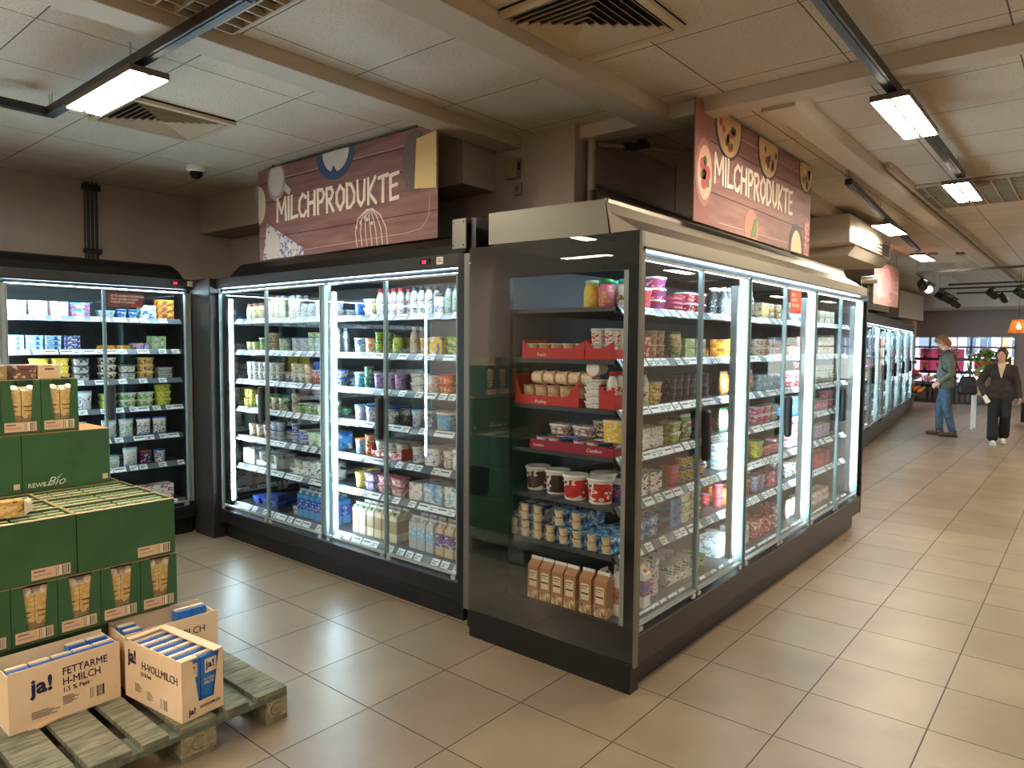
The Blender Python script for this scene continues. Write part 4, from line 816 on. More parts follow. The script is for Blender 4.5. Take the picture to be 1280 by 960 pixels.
def spot(x, y, z, rz, label, lit=False, tilt=25):
    t = root('track_spotlight', TR(x, y, z, rz), label=label, cat='spotlight')
    MB().box(-0.02, -0.06, -0.022, 0.02, 0.06, -0.0045, HANDLE).tube([(0, 0, -0.02), (0, 0, -0.07)], 0.012, HANDLE, 8).build('bracket', t)
    R_ = Matrix.Translation((0, 0, -0.12)) @ Matrix.Rotation(math.radians(90+tilt), 4, 'X')
    MB().lathe([(0.05, -0.11), (0.062, -0.10), (0.068, 0.09), (0.066, 0.10), (0.05, 0.095)], HANDLE, 16, R_).build('spot_head', t)
    MB().lathe([(0.058, 0.101), (0.058, 0.104)], M('spot_lens_lit', (255, 244, 226), 0.4, 0, 14) if lit else M('spot_lens', (40, 38, 36), 0.2), 16, R_).build('spot_lens', t)
ZT = 2.78
track('spotlight_track', [(-2.16, 12.2, 2.6, 11.6), (-2.16, 12.2, -2.35, 15.0)], 'first black spotlight track of the far ceiling loops', 0.018, ZT, 0.03)
track('spotlight_track', [(-2.1, 14.9, 2.6, 14.8)], 'second black spotlight track of the far ceiling loops', 0.018, ZT, 0.03)
track('spotlight_track', [(-2.4, 15.9, 2.6, 15.9), (-2.4, 15.9, -2.58, 19.6)], 'third black spotlight track of the far ceiling loops', 0.018, ZT, 0.03)
track('spotlight_track', [(-2.3, 17.4, 2.6, 17.3)], 'fourth black spotlight track of the far ceiling loops', 0.018, ZT, 0.03)
spot(-2.21, 13.0, ZT, 0.4, 'black spotlight by the corner of the first far track')
spot(-2.27, 13.9, ZT, 0.2, 'lit white-faced spotlight on the far track corner', True, 10)
for i, (x, y) in enumerate(((-2.41, 16.1), (-2.43, 16.65), (-2.46, 17.2))): spot(x, y, ZT, 0.9, '%s black spotlight of the clustered row above the man' % ['first', 'middle', 'last'][i])
for i, (x, y) in enumerate(((-2.54, 18.6), (-2.57, 19.3))): spot(x, y, ZT, 0.5, 'small %s spotlight hanging beyond the clustered row' % ['white-rimmed', 'farthest'][i])
spot(-1.55, 15.9, ZT, 2.6, 'black spotlight on the third track between the two people')
spot(-1.12, 15.9, ZT, 2.4, 'black spotlight on the third track over the woman')
spot(-1.5, 17.35, ZT, 2.8, 'black spotlight on the fourth track near the pendant')
# square diffusers
def diffuser(x0, y0, x1, y1, label):
    t = root('air_diffuser', TR((x0+x1)/2, (y0+y1)/2, ZC-0.03), label=label, cat='air vent')
    hx, hy = (x1-x0)/2, (y1-y0)/2
    CP = M('vent_paint', (198, 182, 154), 0.6)
    MB().box(-hx, -hy, 0.026, hx, hy, 0.029, M('vent_dark', (28, 25, 22), 0.9)).build('backing', t)
    f = MB()
    for a, b in ((-hx, -hx+0.035), (hx-0.035, hx)): f.box(a, -hy, 0.0, b, hy, 0.02, CP)
    for a, b in ((-hy, -hy+0.035), (hy-0.035, hy)): f.box(-hx+0.035, a, 0.0, hx-0.035, b, 0.02, CP)
    f.build('frame', t)
    n = 8
    for i in range(n):
        k0 = 1-(i+0.15)/n; k1 = 1-(i+0.85)/n; ax, ay = hx-0.04, hy-0.04
        a0, b0, a1, b1 = ax*k0, ay*k0, ax*k1, ay*k1
        m = MB()
        zt, zb, th = 0.024, 0.002, 0.003
        o = [(-a0, -b0), (a0, -b0), (a0, b0), (-a0, b0)]; q = [(-a1, -b1), (a1, -b1), (a1, b1), (-a1, b1)]
        for j in range(4):
            p, r_ = o[j], o[(j+1) % 4]; s_, u_ = q[j], q[(j+1) % 4]
            m.add([(*p, zb), (*r_, zb), (*u_, zt), (*s_, zt), (*p, zb-th), (*r_, zb-th), (*u_, zt-th), (*s_, zt-th)], [(0, 1, 2, 3), (4, 7, 6, 5), (0, 4, 5, 1), (2, 6, 7, 3)], CP)
        m.build('slat', t)
diffuser(-4.89, 1.72, -4.27, 2.36, 'square ceiling air vent beside the lit lamp of the L-shaped track')
diffuser(-2.00+0.02-0.12+0.0, 2.28, -1.44, 2.90, 'square ceiling air vent beside the second beam')
def grille(x0, y0, x1, y1, nx, ny, label):
    t = root('egg_crate_grille', TR(x0, y0, ZC-0.035), label=label, cat='ceiling grille')
    CP = M('grille_paint', (190, 176, 150), 0.6)
    MB().box(0, 0, 0.032, x1-x0, y1-y0, 0.034, M('grille_dark', (58, 52, 46), 0.9)).build('backing', t)
    m = MB()
    for i in range(nx+1): x = (x1-x0)*i/nx; m.box(x-0.005, 0, 0, x+0.005, y1-y0, 0.03, CP)
    for i in range(ny+1): y = (y1-y0)*i/ny; m.box(0, y-0.005, 0.001, x1-x0, y+0.005, 0.029, CP)
    m.build('grid', t)
grille(-3.02, 0.45, -2.25, 1.66, 9, 14, 'egg-crate ceiling grille crossed by the end of the L-shaped track')
grille(-1.46, 7.0, 1.2, 8.15, 22, 7, 'wide egg-crate ceiling grille beyond the largest lamp')
# camera dome, smoke detector
t = root('dome_camera', TR(-5.63, 2.76, ZC), label='small white dome camera on the ceiling above the inner coolers', cat='security camera')
MB().lathe([(0.075, 0), (0.075, -0.03), (0.06, -0.045)][::-1], WHITE, 20).build('mount', t); MB().lathe([(0.005, -0.10), (0.03, -0.092), (0.048, -0.07), (0.05, -0.045)], BLACKG, 18).build('dome', t)
for (x, y, l) in ((-0.6, 9.4, 'small grey sensor box on the ceiling beyond the grille'), (-1.95, 12.2, 'small sensor on the ceiling beside the far lamp'), (-1.62, 12.4, 'small sensor further from the wall beside the far lamp')):
    MB().box(-0.06, -0.06, 0, 0.06, 0.06, 0.03, M('sensor_grey', (130, 122, 108), 0.6), 0.005).build('ceiling_sensor', T=TR(x, y, ZC-0.031), label=l, cat='sensor')
# wall air unit above the far coolers
t = root('air_curtain_unit', TR(-2.62, 7.9, 2.62), label='boxy wall air unit with dark louvre slot past the red-brown sign', cat='air conditioner')
MB().loft([[(0, y, 0), (0.58, y, 0.0), (0.66, y, 0.10), (0.66, y, 0.28), (0, y, 0.30)] for y in (0.0, 1.55)], M('unit_white', (176, 166, 150), 0.6)).build('casing', t)
sl = MB().box(0.655, 0.12, 0.10, 0.668, 1.45, 0.24, HANDLE)
for k in range(3): sl.box(0.662, 0.14, 0.125+0.04*k, 0.676, 1.43, 0.135+0.04*k, M('louvre_grey', (84, 80, 76), 0.5))
sl.build('louvre', t)
# wall clutter
c = MB()
for i in range(7): c.tube([(-6.895+0.012*(i % 2), 2.375+0.017*i, 2.25), (-6.895+0.012*(i % 2), 2.372+0.017*i, 2.6), (-6.893+0.012*(i % 2), 2.378+0.0165*i, 3.07)], 0.006, M('cable_grey', (70, 64, 58), 0.6), 6)
c.box(-6.92, 2.36, 2.45, -6.87, 2.50, 2.49, HANDLE).box(-6.92, 2.36, 3.0, -6.87, 2.50, 3.05, HANDLE)
c.build('cable_bundle', label='bundle of cables running up the wall behind the cooler', cat='cables')
t = root('wall_control_box', TR(-3.11, 3.75, 2.80), label='small cream control box on the wall above the glazed cooler end', cat='control box')
MB().box(-0.06, -0.05, 0, 0.05, 0, 0.13, M('box_cream', (150, 138, 112), 0.5), 0.004).build('box_body', t); MB().box(0.05, -0.04, 0.05, 0.056, -0.02, 0.10, HANDLE).build('slot', t)
MB().box(-0.035, -0.02, 0, 0.035, 0, 0.08, M('box_cream', (150, 138, 112), 0.5), 0.003).box(-0.015, -0.024, 0.02, 0.015, -0.019, 0.06, M('switch_grey', (110, 102, 90), 0.5)).build('wall_switch', T=TR(-3.08, 3.75, 2.69), label='small wall switch just below the cream control box', cat='switch')
p = MB().tube([(-2.56, 3.86, 3.07), (-2.56, 3.86, 2.66)], 0.028, CONDUIT, 10).tube([(-2.56, 3.86, 2.67), (-2.56, 3.86, 2.60)], 0.035, M('pipe_joint', (90, 84, 76), 0.4, 0.6), 10).lathe([(0.034, 0), (0.034, 0.03)], CONDUIT, 12, TR(-2.56, 3.86, 3.04))
p.build('wall_pipe', label='vertical pipe at the wall corner above the glazed cooler', cat='pipe')
p = MB().tube([(-2.54, 3.9, 2.97), (-2.30, 4.25, 2.97), (-2.15, 4.6, 2.98)], 0.012, CONDUIT, 8).tube([(-2.44, 4.05, 2.97), (-2.34, 4.2, 2.99)], 0.026, M('valve_dark', (66, 60, 54), 0.4, 0.5), 8).lathe([(0.03, 0), (0.03, 0.02)], M('valve_dark', (66, 60, 54), 0.4, 0.5), 10, TR(-2.36, 4.15, 3.0))
p.build('pipe_valve', label='thin pipe with dark valve under the ceiling beside the pipe', cat='valve')
MB().tube([(-2.57, 3.92, 2.72), (-2.57, 5.5, 2.70), (-2.57, 7.5, 2.68)], 0.014, M('pipe_dark', (96, 86, 74), 0.5), 8).tube([(-2.57, 5.05, 2.70), (-2.57, 5.05, 3.07)], 0.006, CONDUIT, 6).box(-2.62, 3.95, 2.55, -2.50, 7.5, 2.64, BEAM).build('wall_conduit', label='long conduit and ledge along the wall above the aisle cooler', cat='pipe')
MB().lathe([(0.035, 0), (0.035, 0.12), (0.02, 0.13)], M('gauge_metal', (190, 186, 176), 0.25, 0.8), 12, Matrix.Translation((-1.66, 6.93, 2.27)) @ Matrix.Rotation(PI/2, 4, 'Y')).box(-1.9, 6.91, 2.198, -1.66, 6.95, 2.24, HANDLE).build('pressure_gauge', label='small shiny gauge sticking out past the aisle cooler end', cat='gauge')

# ------------------------------------------------------------ pallets
WOOD = noise_mat('weathered_wood', (80, 82, 68), (130, 126, 104), 9, 0.75, (6, 1, 1), bump=0.6)
WOOD2 = noise_mat('green_wood', (76, 86, 74), (102, 108, 92), 9, 0.75, (1, 5, 1), bump=0.5)
BLOCK = noise_mat('chip_block', (120, 112, 88), (156, 146, 118), 30, 0.85, bump=0.5)
def pallet(T, label):
    t = root('euro_pallet', T, label=label, cat='pallet')    # origin: corner at +x,-y ; boards run along -x
    for i, (a, b_) in enumerate(((0, 0.145), (0.1825, 0.2825), (0.3275, 0.4725), (0.5175, 0.6175), (0.655, 0.80))):
        MB().box(-1.2, a, 0.122, 0.0, b_, 0.144, WOOD, 0.003).build('deck_board', t)
    for x in (-1.2, -0.6725, -0.145):
        MB().box(x, 0.0, 0.100, x+0.145, 0.80, 0.122, WOOD2, 0.002).build('cross_board', t)
        for y, w_ in ((0, 0.10), (0.3275, 0.145), (0.70, 0.10)):
            b = MB().box(x, y, 0.022, x+0.145, y+w_, 0.100, BLOCK, 0.002).build('block', t)
            if x > -0.2:
                cir = []
                for k in range(14):
                    a0 = math.radians(50+260*k/13); cir.append((0, 0.030*math.cos(a0), 0.028*math.sin(a0)))
                MB().tube(cir, 0.003, M('stamp_wood', (104, 96, 74), 0.8), 6, T=Matrix.Translation((x+0.145, y+w_/2, 0.061))).build('stamped_mark', b)
    for y, w_ in ((0, 0.10), (0.3275, 0.145), (0.70, 0.10)):
        MB().box(-1.2, y, 0.0, 0.0, y+w_, 0.022, WOOD, 0.002).build('bottom_board', t)
pallet(TR(-2.715, 0.90, 0), 'weathered wooden pallet under the milk boxes and green stack')
pallet(TR(-2.73, 0.07, 0), 'second wooden pallet, nearly out of frame, beside the first')

# ------------------------------------------------------------ milk boxes
BLU = M('carton_blue', (44, 116, 200), 0.35); CAPC = M('carton_cream', (236, 216, 184), 0.45); DBL = M('carton_deep_blue', (40, 92, 172), 0.35)
def milk(T, label, group, w_=0.082, d_=0.064, h=0.222, txt=False):
    t = root('milk_carton', T, label=label, cat='milk carton', group=group)
    MB().box(-w_/2, -d_/2, 0, w_/2, d_/2, h, [CAPC, CAPC, BLU, BLU, BLU, BLU], 0.0).build('carton_body', t)
    MB().box(-w_/2, -d_/2, h, w_/2, -d_/2+0.022, h+0.003, DBL).box(-w_/2+0.002, d_/2-0.03, h, w_/2-0.002, d_/2-0.006, h+0.004, CAPC).box(-w_/2, -0.004, h, w_/2, 0.004, h+0.008, CAPC).build('folded_top', t)
    if txt:
        MB().box(-w_/2+0.018, -d_/2-0.0012, h-0.07, w_/2-0.012, -d_/2, h-0.012, CAPC).build('brand_patch', t)
        mobj('lettering', text_mesh('ja!', 0.042, NAVY, 0.02), t, FY(-w_/2+0.022, -d_/2-0.002, h-0.05))
        mobj('lettering', text_mesh('H-VOLL\nMILCH', 0.016, CAPC, 0.0), t, FY(-w_/2+0.012, -d_/2-0.002, h-0.10))
        MB().prism([(-w_/2, 0), (-w_/2+0.05, 0), (-w_/2+0.07, 0.05), (-w_/2+0.02, 0.02)], 0, 0.0012, CAPC, FY(0, -d_/2, 0)).build('splash_print', t)
    return t
def open_box(name, T, L_, D_, H_, label, front_texts, side_texts=None, side_cut=None, back_h=None, strap=False, flap=False):
    """L_ along local x, front face at local y=0 looking to -y"""
    t = root(name, T, label=label, cat='box'); k = 0.004; bh = back_h or H_
    MB().box(0, 0, 0, L_, D_, k, CREAM).box(0, 0, k, L_, k, H_, CREAM).build('front_panel', t)
    MB().box(0, D_-k, k, L_, D_, bh, CREAM).build('back_panel', t)
    MB().box(0, k, k, k, D_-k, H_-0.012, CREAM).build('end_panel', t)
    if side_cut:
        a, b_, zc = side_cut   # cut-out between a and b_ (trapezoid) above zc
        pts = [(k, k), (D_-k, k), (D_-k, H_), (D_-0.03, H_), (D_-0.045, H_-0.01), (b_-0.02, zc), (a+0.03, zc), (a, H_-0.03), (a-0.01, H_-0.004), (k, H_)]
        e = MB(); Tm = FX(L_, 0, 0)
        e.prism([(k, k), (D_-k, k), (D_-k, zc), (k, zc)], -k, 0, CREAM, Tm)
        e.prism([(k, zc), (a+0.025, zc), (a, H_-0.01), (k, H_)], -k, 0, CREAM, Tm)
        e.prism([(b_-0.02, zc), (D_-k, zc), (D_-k, H_), (b_+0.008, H_)], -k, 0, CREAM, Tm)
        ep = e.build('end_panel', t)
    else:
        ep = MB().box(L_-k, k, k, L_, D_-k, H_-0.012, CREAM).build('end_panel', t)
    for (s, x, z, size, mat_, sx) in front_texts:
        mobj('lettering', text_mesh(s, size, mat_, 0.03 if s == 'ja!' else 0.0, sx), t, FY(x, -0.0012, z))
    for (s, y, z, size, mat_, sx) in side_texts or []:
        mobj('lettering', text_mesh(s, size, mat_, 0.02 if s == 'ja!' else 0.0, sx), ep, FX(L_+0.0012, y, z))
    return t
def small_print(t, x, z, n, wd, T0=FY):
    m = MB()
    for i in range(n): m.box(0, -i*0.0065, 0, wd*(0.6+0.4*((i*7) % 5)/4), -i*0.0065+0.002, 0.0008, DKINK)
    mobj('small_print', m.mesh('small_print'), t, T0(x, -0.0006, z) if T0 is FY else T0)
zp = 0.145
# A: low-fat milk box (front looks to +x)
TA = TR(-3.165, 0.775, zp, PI/2+0.01)
A_ = open_box('milk_box', TA, 0.405, 0.20, 0.245, 'torn cream box reading Fettarme H-Milch at the pallet end', [
    ('ja!', 0.075, 0.135, 0.085, NAVY, 1.0), ('FETTARME', 0.185, 0.175, 0.044, NAVY, 0.82), ('H-MILCH', 0.185, 0.133, 0.044, NAVY, 0.82), ('1,5 % Fett', 0.185, 0.105, 0.026, DKINK, 0.95)])
small_print(A_, 0.075, 0.060, 5, 0.10); small_print(A_, 0.185, 0.085, 6, 0.06)
mobj('barcode', MB().box(0, 0, 0, 0.055, 0.045, 0.0008, bar_mat()).mesh('barcode'), A_, FY(0.285, -0.0006, 0.04))
MB().loft([[(0.06, -0.004, -0.001), (0.10, -0.02, 0.0), (0.16, -0.006, 0.002), (0.20, 0.0, 0.010)], [(0.06, -0.003, 0.001), (0.10, -0.018, 0.006), (0.16, -0.004, 0.008), (0.20, 0.0, 0.014)]], CARD).build('torn_flap', A_)
for i in range(5): milk(TA @ TR(0.045+0.078*i, 0.05, 0.005), 'milk carton in the front row of the Fettarme box', 'cartons in the front row of the low-fat box', w_=0.07, d_=0.06, h=0.232)
for i in range(2): milk(TA @ TR(0.28+0.078*i, 0.13, 0.005), 'milk carton in the back row of the Fettarme box', 'cartons in the back row of the low-fat box', w_=0.07, d_=0.06, h=0.232)
# C: whole-milk box behind
TC = TR(-3.205, 1.215, zp, PI/2-0.05)
C_ = open_box('milk_box', TC, 0.41, 0.21, 0.248, 'cream milk box partly hidden behind the H-Vollmilch box', [('H-MILCH', 0.185, 0.165, 0.046, NAVY, 0.9)])
for (x, y) in ((0.05, 0.05), (0.05, 0.12), (0.30, 0.13), (0.37, 0.13)): milk(TC @ TR(x, y+0.01, 0.005), 'milk carton left in the box behind', 'cartons in the partly hidden box', w_=0.066, d_=0.06, h=0.234)
# B: H-Vollmilch box in front
TB = TR(-3.17, 1.20, zp, 0.115)
B_ = open_box('milk_box', TB, 0.425, 0.185, 0.25, 'cream box of blue cartons reading H-Vollmilch, nearest the floor aisle', [('ja!', 0.03, 0.160, 0.080, NAVY, 0.85), ('H-VOLLMILCH', 0.135, 0.150, 0.048, DKINK, 0.86), ('3,5 % Fett', 0.125, 0.122, 0.022, DKINK, 0.9)],
    [('ja!', 0.028, 0.022, 0.034, NAVY, 1.0), ('H-VOLLMILCH', 0.078, 0.032, 0.0175, DKINK, 0.8)], side_cut=(0.048, 0.162, 0.062))
small_print(B_, 0.08, 0.075, 6, 0.05); small_print(B_, 0.17, 0.062, 6, 0.05)
mobj('barcode', MB().box(0, 0, 0, 0.05, 0.042, 0.0008, bar_mat()).mesh('barcode'), B_, FY(0.27, -0.0006, 0.02))
MB().box(0.02, 0.146, 0.246, 0.425, 0.185, 0.252, CREAM).build('top_rim', B_); MB().box(0.0, 0.0, 0.244, 0.03, 0.185, 0.25, CREAM).box(0.40, 0.0, 0.246, 0.425, 0.07, 0.252, CREAM).build('top_rim', B_)
for i in range(6):
    for j in range(2): milk(TB @ TR(0.042+0.067*i, 0.049+0.087*j, 0.005, PI/2), 'blue ja! milk carton %s' % ('showing its front in the H-Vollmilch box' if i == 5 else 'packed in the H-Vollmilch box'), 'cartons at the cut-out of the H-Vollmilch box' if i == 5 else 'cartons packed in the H-Vollmilch box', w_=0.083, d_=0.062, h=0.226, txt=(i == 5))

# ------------------------------------------------------------ green stack
def green_box(T, L_, D_, H_, label, win=None, group=None, lbl=True, lblx=None, rimless=False, extra=None):
    t = root('green_carton_tray', T, label=label, cat='carton tray', group=group); k = 0.004
    m = MB()
    if win:
        a, b_, c_, d_, zb = win      # top left/right, bottom left/right of the trapezoid hole
        F = FY(0, 0, 0)
        m.prism([(0, 0), (L_, 0), (L_, zb), (0, zb)], -k, 0, GREEN, F).prism([(0, zb), (c_, zb), (a, H_), (0, H_)], -k, 0, GREEN, F).prism([(d_, zb), (L_, zb), (L_, H_), (b_, H_)], -k, 0, GREEN, F)
    else: m.box(0, 0, 0, L_, k, H_, GREEN)
    m.build('front_panel', t)
    MB().box(0, D_-k, 0, L_, D_, H_, GREEN).box(0, k, 0, k, D_-k, H_, GREEN).box(L_-k, k, 0, L_, D_-k, H_, GREEN).box(0, 0, -0.001, L_, D_, 0.002, CARDB).build('side_panels', t)
    MB().box(0, 0, H_, L_, 0.004, H_+0.0015, CARD).box(0, D_-0.004, H_, L_, D_, H_+0.0015, CARD).box(0, 0.004, H_, 0.004, D_-0.004, H_+0.0015, CARD).box(L_-0.004, 0.004, H_, L_, D_-0.004, H_+0.0015, CARD).build('cut_edge', t)
    if lbl:
        x = lblx if lblx is not None else L_-0.17; wl = min(0.145, L_-0.03)
        lb = MB().box(x, -0.0012, 0.012, x+wl, 0, 0.058, M('label_card', (216, 176, 140), 0.8)).box(x+0.008, -0.0018, 0.044, x+wl*0.35, -0.0012, 0.048, DKINK).box(x+0.008, -0.0018, 0.028, x+wl*0.5, -0.0012, 0.030, DKINK).build('address_label', t)
        mobj('barcode', MB().box(0, 0, 0, wl*0.36, 0.038, 0.0008, bar_mat()).mesh('barcode'), lb, FY(x+wl*0.6, -0.0014, 0.016))
    return t
TANP = PR((206, 170, 104), (226, 194, 132), (196, 156, 92), 60); PICT = PR((150, 120, 84), (206, 184, 140), (84, 60, 46), 26)
def oat(T, label, group, h=0.2):
    t = root('drink_carton', T, label=label, cat='drink carton', group=group)
    MB().box(-0.032, -0.032, 0, 0.032, 0.032, h*0.42, PICT).box(-0.032, -0.032, h*0.42, 0.032, 0.032, h, TANP).box(-0.022, -0.0335, h*0.62, 0.018, -0.032, h*0.645, M('carton_ink', (90, 66, 36), 0.6)).box(-0.022, -0.0335, h*0.52, 0.01, -0.032, h*0.54, M('carton_ink', (90, 66, 36), 0.6)).build('carton_body', t)
    MB().loft([[(-0.032, -0.032, h), (0.032, -0.032, h), (0.032, 0.032, h), (-0.032, 0.032, h)], [(-0.032, 0.012, h+0.02), (0.032, 0.012, h+0.02), (0.032, 0.032, h+0.012), (-0.032, 0.032, h+0.012)]], M('carton_silver_cream', (214, 200, 176), 0.3)).build('sloped_top', t)
    MB().lathe([(0.017, 0), (0.017, 0.014), (0.015, 0.016)], CAPC, 14, Matrix.Translation((0.008, -0.012, h+0.006)) @ Matrix.Rotation(math.radians(45), 4, 'X')).build('cap', t)
GT = M('green_card_top', (52, 104, 46), 0.55)
def green_top(T, group, front=False):
    m = MB().box(-0.031, -0.030, 0, 0.031, 0.030, 0.2, CARDB if front else M('carton_green_side', (60, 100, 54), 0.6))
    if front: m.box(-0.031, -0.020, 0.2, 0.031, -0.014, 0.215, CAPC, T=Matrix.Rotation(0.15, 4, 'Z')).box(-0.028, 0.004, 0.2, 0.026, 0.009, 0.214, CAPC, T=Matrix.Rotation(-0.3, 4, 'Z')).box(-0.012, -0.012, 0.2, 0.02, 0.004, 0.204, M('orange_flap', (226, 160, 90), 0.6))
    else: m.box(-0.030, -0.026, 0.2, 0.030, 0.020, 0.2035, GT).box(-0.031, 0.022, 0.2, 0.031, 0.026, 0.206, CAPC).box(-0.031, -0.030, 0.2, 0.031, -0.027, 0.206, CAPC)
    return mobj('packed_carton', m.mesh('packed_carton'), None, T, label='folded brown-topped carton in the front tray row' if front else 'green-topped carton packed upright in the open green trays', cat='drink carton', group=group)
XG = -3.36
GZ = [0.146, 0.412, 0.664]
for i, y in enumerate((0.67, 1.09)):
    green_box(TR(XG-0.07, y, GZ[0], PI/2), 0.418, 0.92, 0.262, 'green carton block at the bottom of the stack, %s' % ('behind the low-fat box' if not i else 'behind the hidden milk box'), lbl=False)
pos = ['behind the box reading Fettarme', 'second above the Fettarme box', 'between the two cream boxes', 'fourth window from the pallet end', 'at the corner over the hidden box']
for i in range(5):
    y = 0.675+0.1685*i
    gT = TR(XG, y, GZ[1], PI/2)
    green_box(gT, 0.166, 0.40, 0.248, 'green tray with cut-out window, lower row, %s' % pos[i], win=(0.042, 0.132, 0.058, 0.118, 0.062), lblx=0.012)
    for j in range(2): oat(gT @ TR(0.052+0.066*j, 0.042, 0.004), 'tan carton with cream cap in lower windowed tray, %s' % pos[i], 'tan cartons in the lower tray, %s' % pos[i])
for i, y in enumerate((0.67, 1.092)):
    for j in range(3):
        x = XG-0.208*j
        gT = TR(x, y, GZ[2], PI/2)
        green_box(gT, 0.418, 0.204, 0.262, 'open green tray of packed cartons, %s row, %s' % (['front', 'middle', 'back'][j], ['nearer the frame edge', 'nearer the cooler'][i]), lbl=(j == 0))
        for a in range(6):
            for b_ in range(3):
                fr = (j == 0 and b_ == 0)
                green_top(gT @ TR(0.040+0.0675*a+(0.006 if a > 2 else 0), 0.036+0.066*b_, 0.046), 'brown-topped cartons along the front of the green trays' if fr else 'green-topped cartons in the open green trays', fr)
# loose carton lying on the trays
t = root('drink_carton', TR(-3.52, 0.745, 0.93, -0.05) , label='tan drink carton lying on its side on the open green trays', cat='drink carton')
MB().box(-0.034, 0.0, 0, 0.034, 0.19, 0.068, PR((196, 158, 88), (226, 196, 130), (120, 86, 50), 20), 0.003).build('carton_body', t)
MB().loft([[(-0.034, 0.19, 0), (0.034, 0.19, 0), (0.034, 0.19, 0.068), (-0.034, 0.19, 0.068)], [(-0.034, 0.225, 0.03), (0.034, 0.225, 0.03), (0.034, 0.225, 0.036), (-0.034, 0.225, 0.036)]], M('carton_silver_cream', (214, 200, 176), 0.3)).build('gable_end', t)
MB().lathe([(0.015, 0), (0.015, 0.02), (0.013, 0.021)], CAPC, 14, Matrix.Translation((0.0, 0.205, 0.045)) @ Matrix.Rotation(math.radians(-50), 4, 'X')).build('cap', t)
X2 = -3.99
for i, (y0, y1) in enumerate(((0.66, 1.065), (1.068, 1.46))):
    g = green_box(TR(X2, y0, 0.93, PI/2), y1-y0, 0.30, 0.285, 'closed green block of the upper tier, %s' % ('cut by the frame edge' if not i else 'lettered REWE Bio'), lbl=False)
    MB().box(y1-y0-0.035, -0.0012, 0.022, y1-y0-0.01, 0, 0.048, M('label_card', (216, 176, 140), 0.8)).build('small_label', g)
    MB().box(0, 0, 0.2855, y1-y0, 0.3, 0.288, M('orange_card', (206, 146, 92), 0.8)).build('top_sheet', g)
    if i:
        mobj('lettering', text_mesh('REWE', 0.030, M('lettering_pale', (206, 206, 180), 0.6), 0.012, 1.0), g, FY(0.02, -0.0012, 0.022))
        mobj('lettering', text_mesh('Bio', 0.062, M('lettering_pale', (206, 206, 180), 0.6), -0.004, 1.0, 0.45), g, FY(0.098, -0.0012, 0.022))
        MB().tube([(0.085, -0.0014, 0.030), (0.11, -0.0014, 0.024), (0.17, -0.0014, 0.075)], 0.0012, M('lettering_pale', (206, 206, 180), 0.6), 5).build('flourish', g)
for i in range(4):
    y = 0.66+0.1655*i
    gT = TR(X2, y, 1.221, PI/2)
    nm = ['first from the frame edge', 'second from the frame edge', 'third, next to last', 'last, nearest the cooler'][i]
    green_box(gT, 0.163, 0.36, 0.262, 'green tray with cut-out window, top row, %s' % nm, win=(0.036, 0.134, 0.056, 0.122, 0.062), lblx=0.010)
    for j in range(2): oat(gT @ TR(0.050+0.068*j, 0.042, 0.004), 'tan carton in top-row windowed tray, %s' % nm, 'tan cartons in the top row tray, %s' % nm, 0.205)
for i, (y, l, mt) in enumerate(((0.93, 'olive-brown box with teal picture lying on top of the stack', PR((150, 130, 80), (60, 120, 96), (190, 160, 100), 12)), (1.05, 'brown striped box lying on top of the stack', PR((110, 76, 60), (190, 160, 130), (80, 56, 44), 26)), (1.155, 'plain tan box lying on top at the stack end', PR((214, 180, 136), (190, 154, 110), (214, 180, 136), 6)))):
    MB().box(0, 0, 0, 0.098, 0.2, 0.068, mt, 0.003).box(0.03, -0.001, 0.045, 0.07, 0, 0.052, DKINK).build('lying_carton', T=TR(X2-0.03, y, 1.486, PI/2), label=l, cat='drink carton')
# upper-tier support boxes behind, so the tiers rest on something
for i, y in enumerate((0.67, 1.09)): green_box(TR(XG-0.645, y, GZ[1], PI/2), 0.418, 0.26, 0.516, 'tall green block hidden behind the open trays, %s' % ['left', 'right'][i], lbl=False)

# ------------------------------------------------------------ far end: greengrocery rack, flowers, tables, pendant
t = root('fruit_stand', TR(-3.72, 20.6, 0, PI/2+0.1), label='stepped fruit and vegetable stand at the end of the far coolers', cat='shop shelf')
MB().box(0, 0.05, 0, 2.2, 0.8, 0.30, CHAR).box(0, 0.75, 0.3, 2.2, 0.8, 1.9, CHAR).build('stand_frame', t)
LV = ((0.34, -0.30), (0.80, -0.15), (1.18, 0.0), (1.55, 0.15))
for z, v in LV: MB().loft([[(u, v, z), (u, v+0.55, z+0.2), (u, v+0.55, z+0.22), (u, v, z+0.08)] for u in (0.0, 2.2)], M('shelf_black', (40, 40, 40), 0.5)).build('sloping_shelf', t)
FR = [('orange_fruit', 'orange', (240, 110, 20), 'orange fruit'), ('tomato', 'red', (206, 40, 30), 'tomato'), ('lime_fruit', 'green', (110, 150, 50), 'green fruit'), ('lemon', 'yellow', (236, 196, 60), 'lemon')]
fm = {}
for nm, cn, c, ph in FR: fm[nm] = MB().lathe([(0.008, -0.045), (0.035, -0.034), (0.05, 0), (0.035, 0.034), (0.008, 0.045)], M('fruit_'+cn, c, 0.4), 10).mesh(nm)
TS = t.matrix_basis
for li, (z, v) in enumerate(LV):
    for u in range(9):
        nm, cn, c, ph = FR[(0, 1, 0, 2)[li] if u < 5 else (2, 0, 3, 1)[li]]
        for r_ in range(3):
            mobj(nm, fm[nm], None, TS @ TR(0.15+u*0.23, v+0.08+0.12*r_, z+0.165+0.04*r_), label='round %s on the %s tier of the stand beyond the far coolers' % (ph, ['lowest', 'second', 'third', 'top'][li]), cat='fruit', group='%ss on the %s tier of the stand' % (ph, ['lowest', 'second', 'third', 'top'][li]))
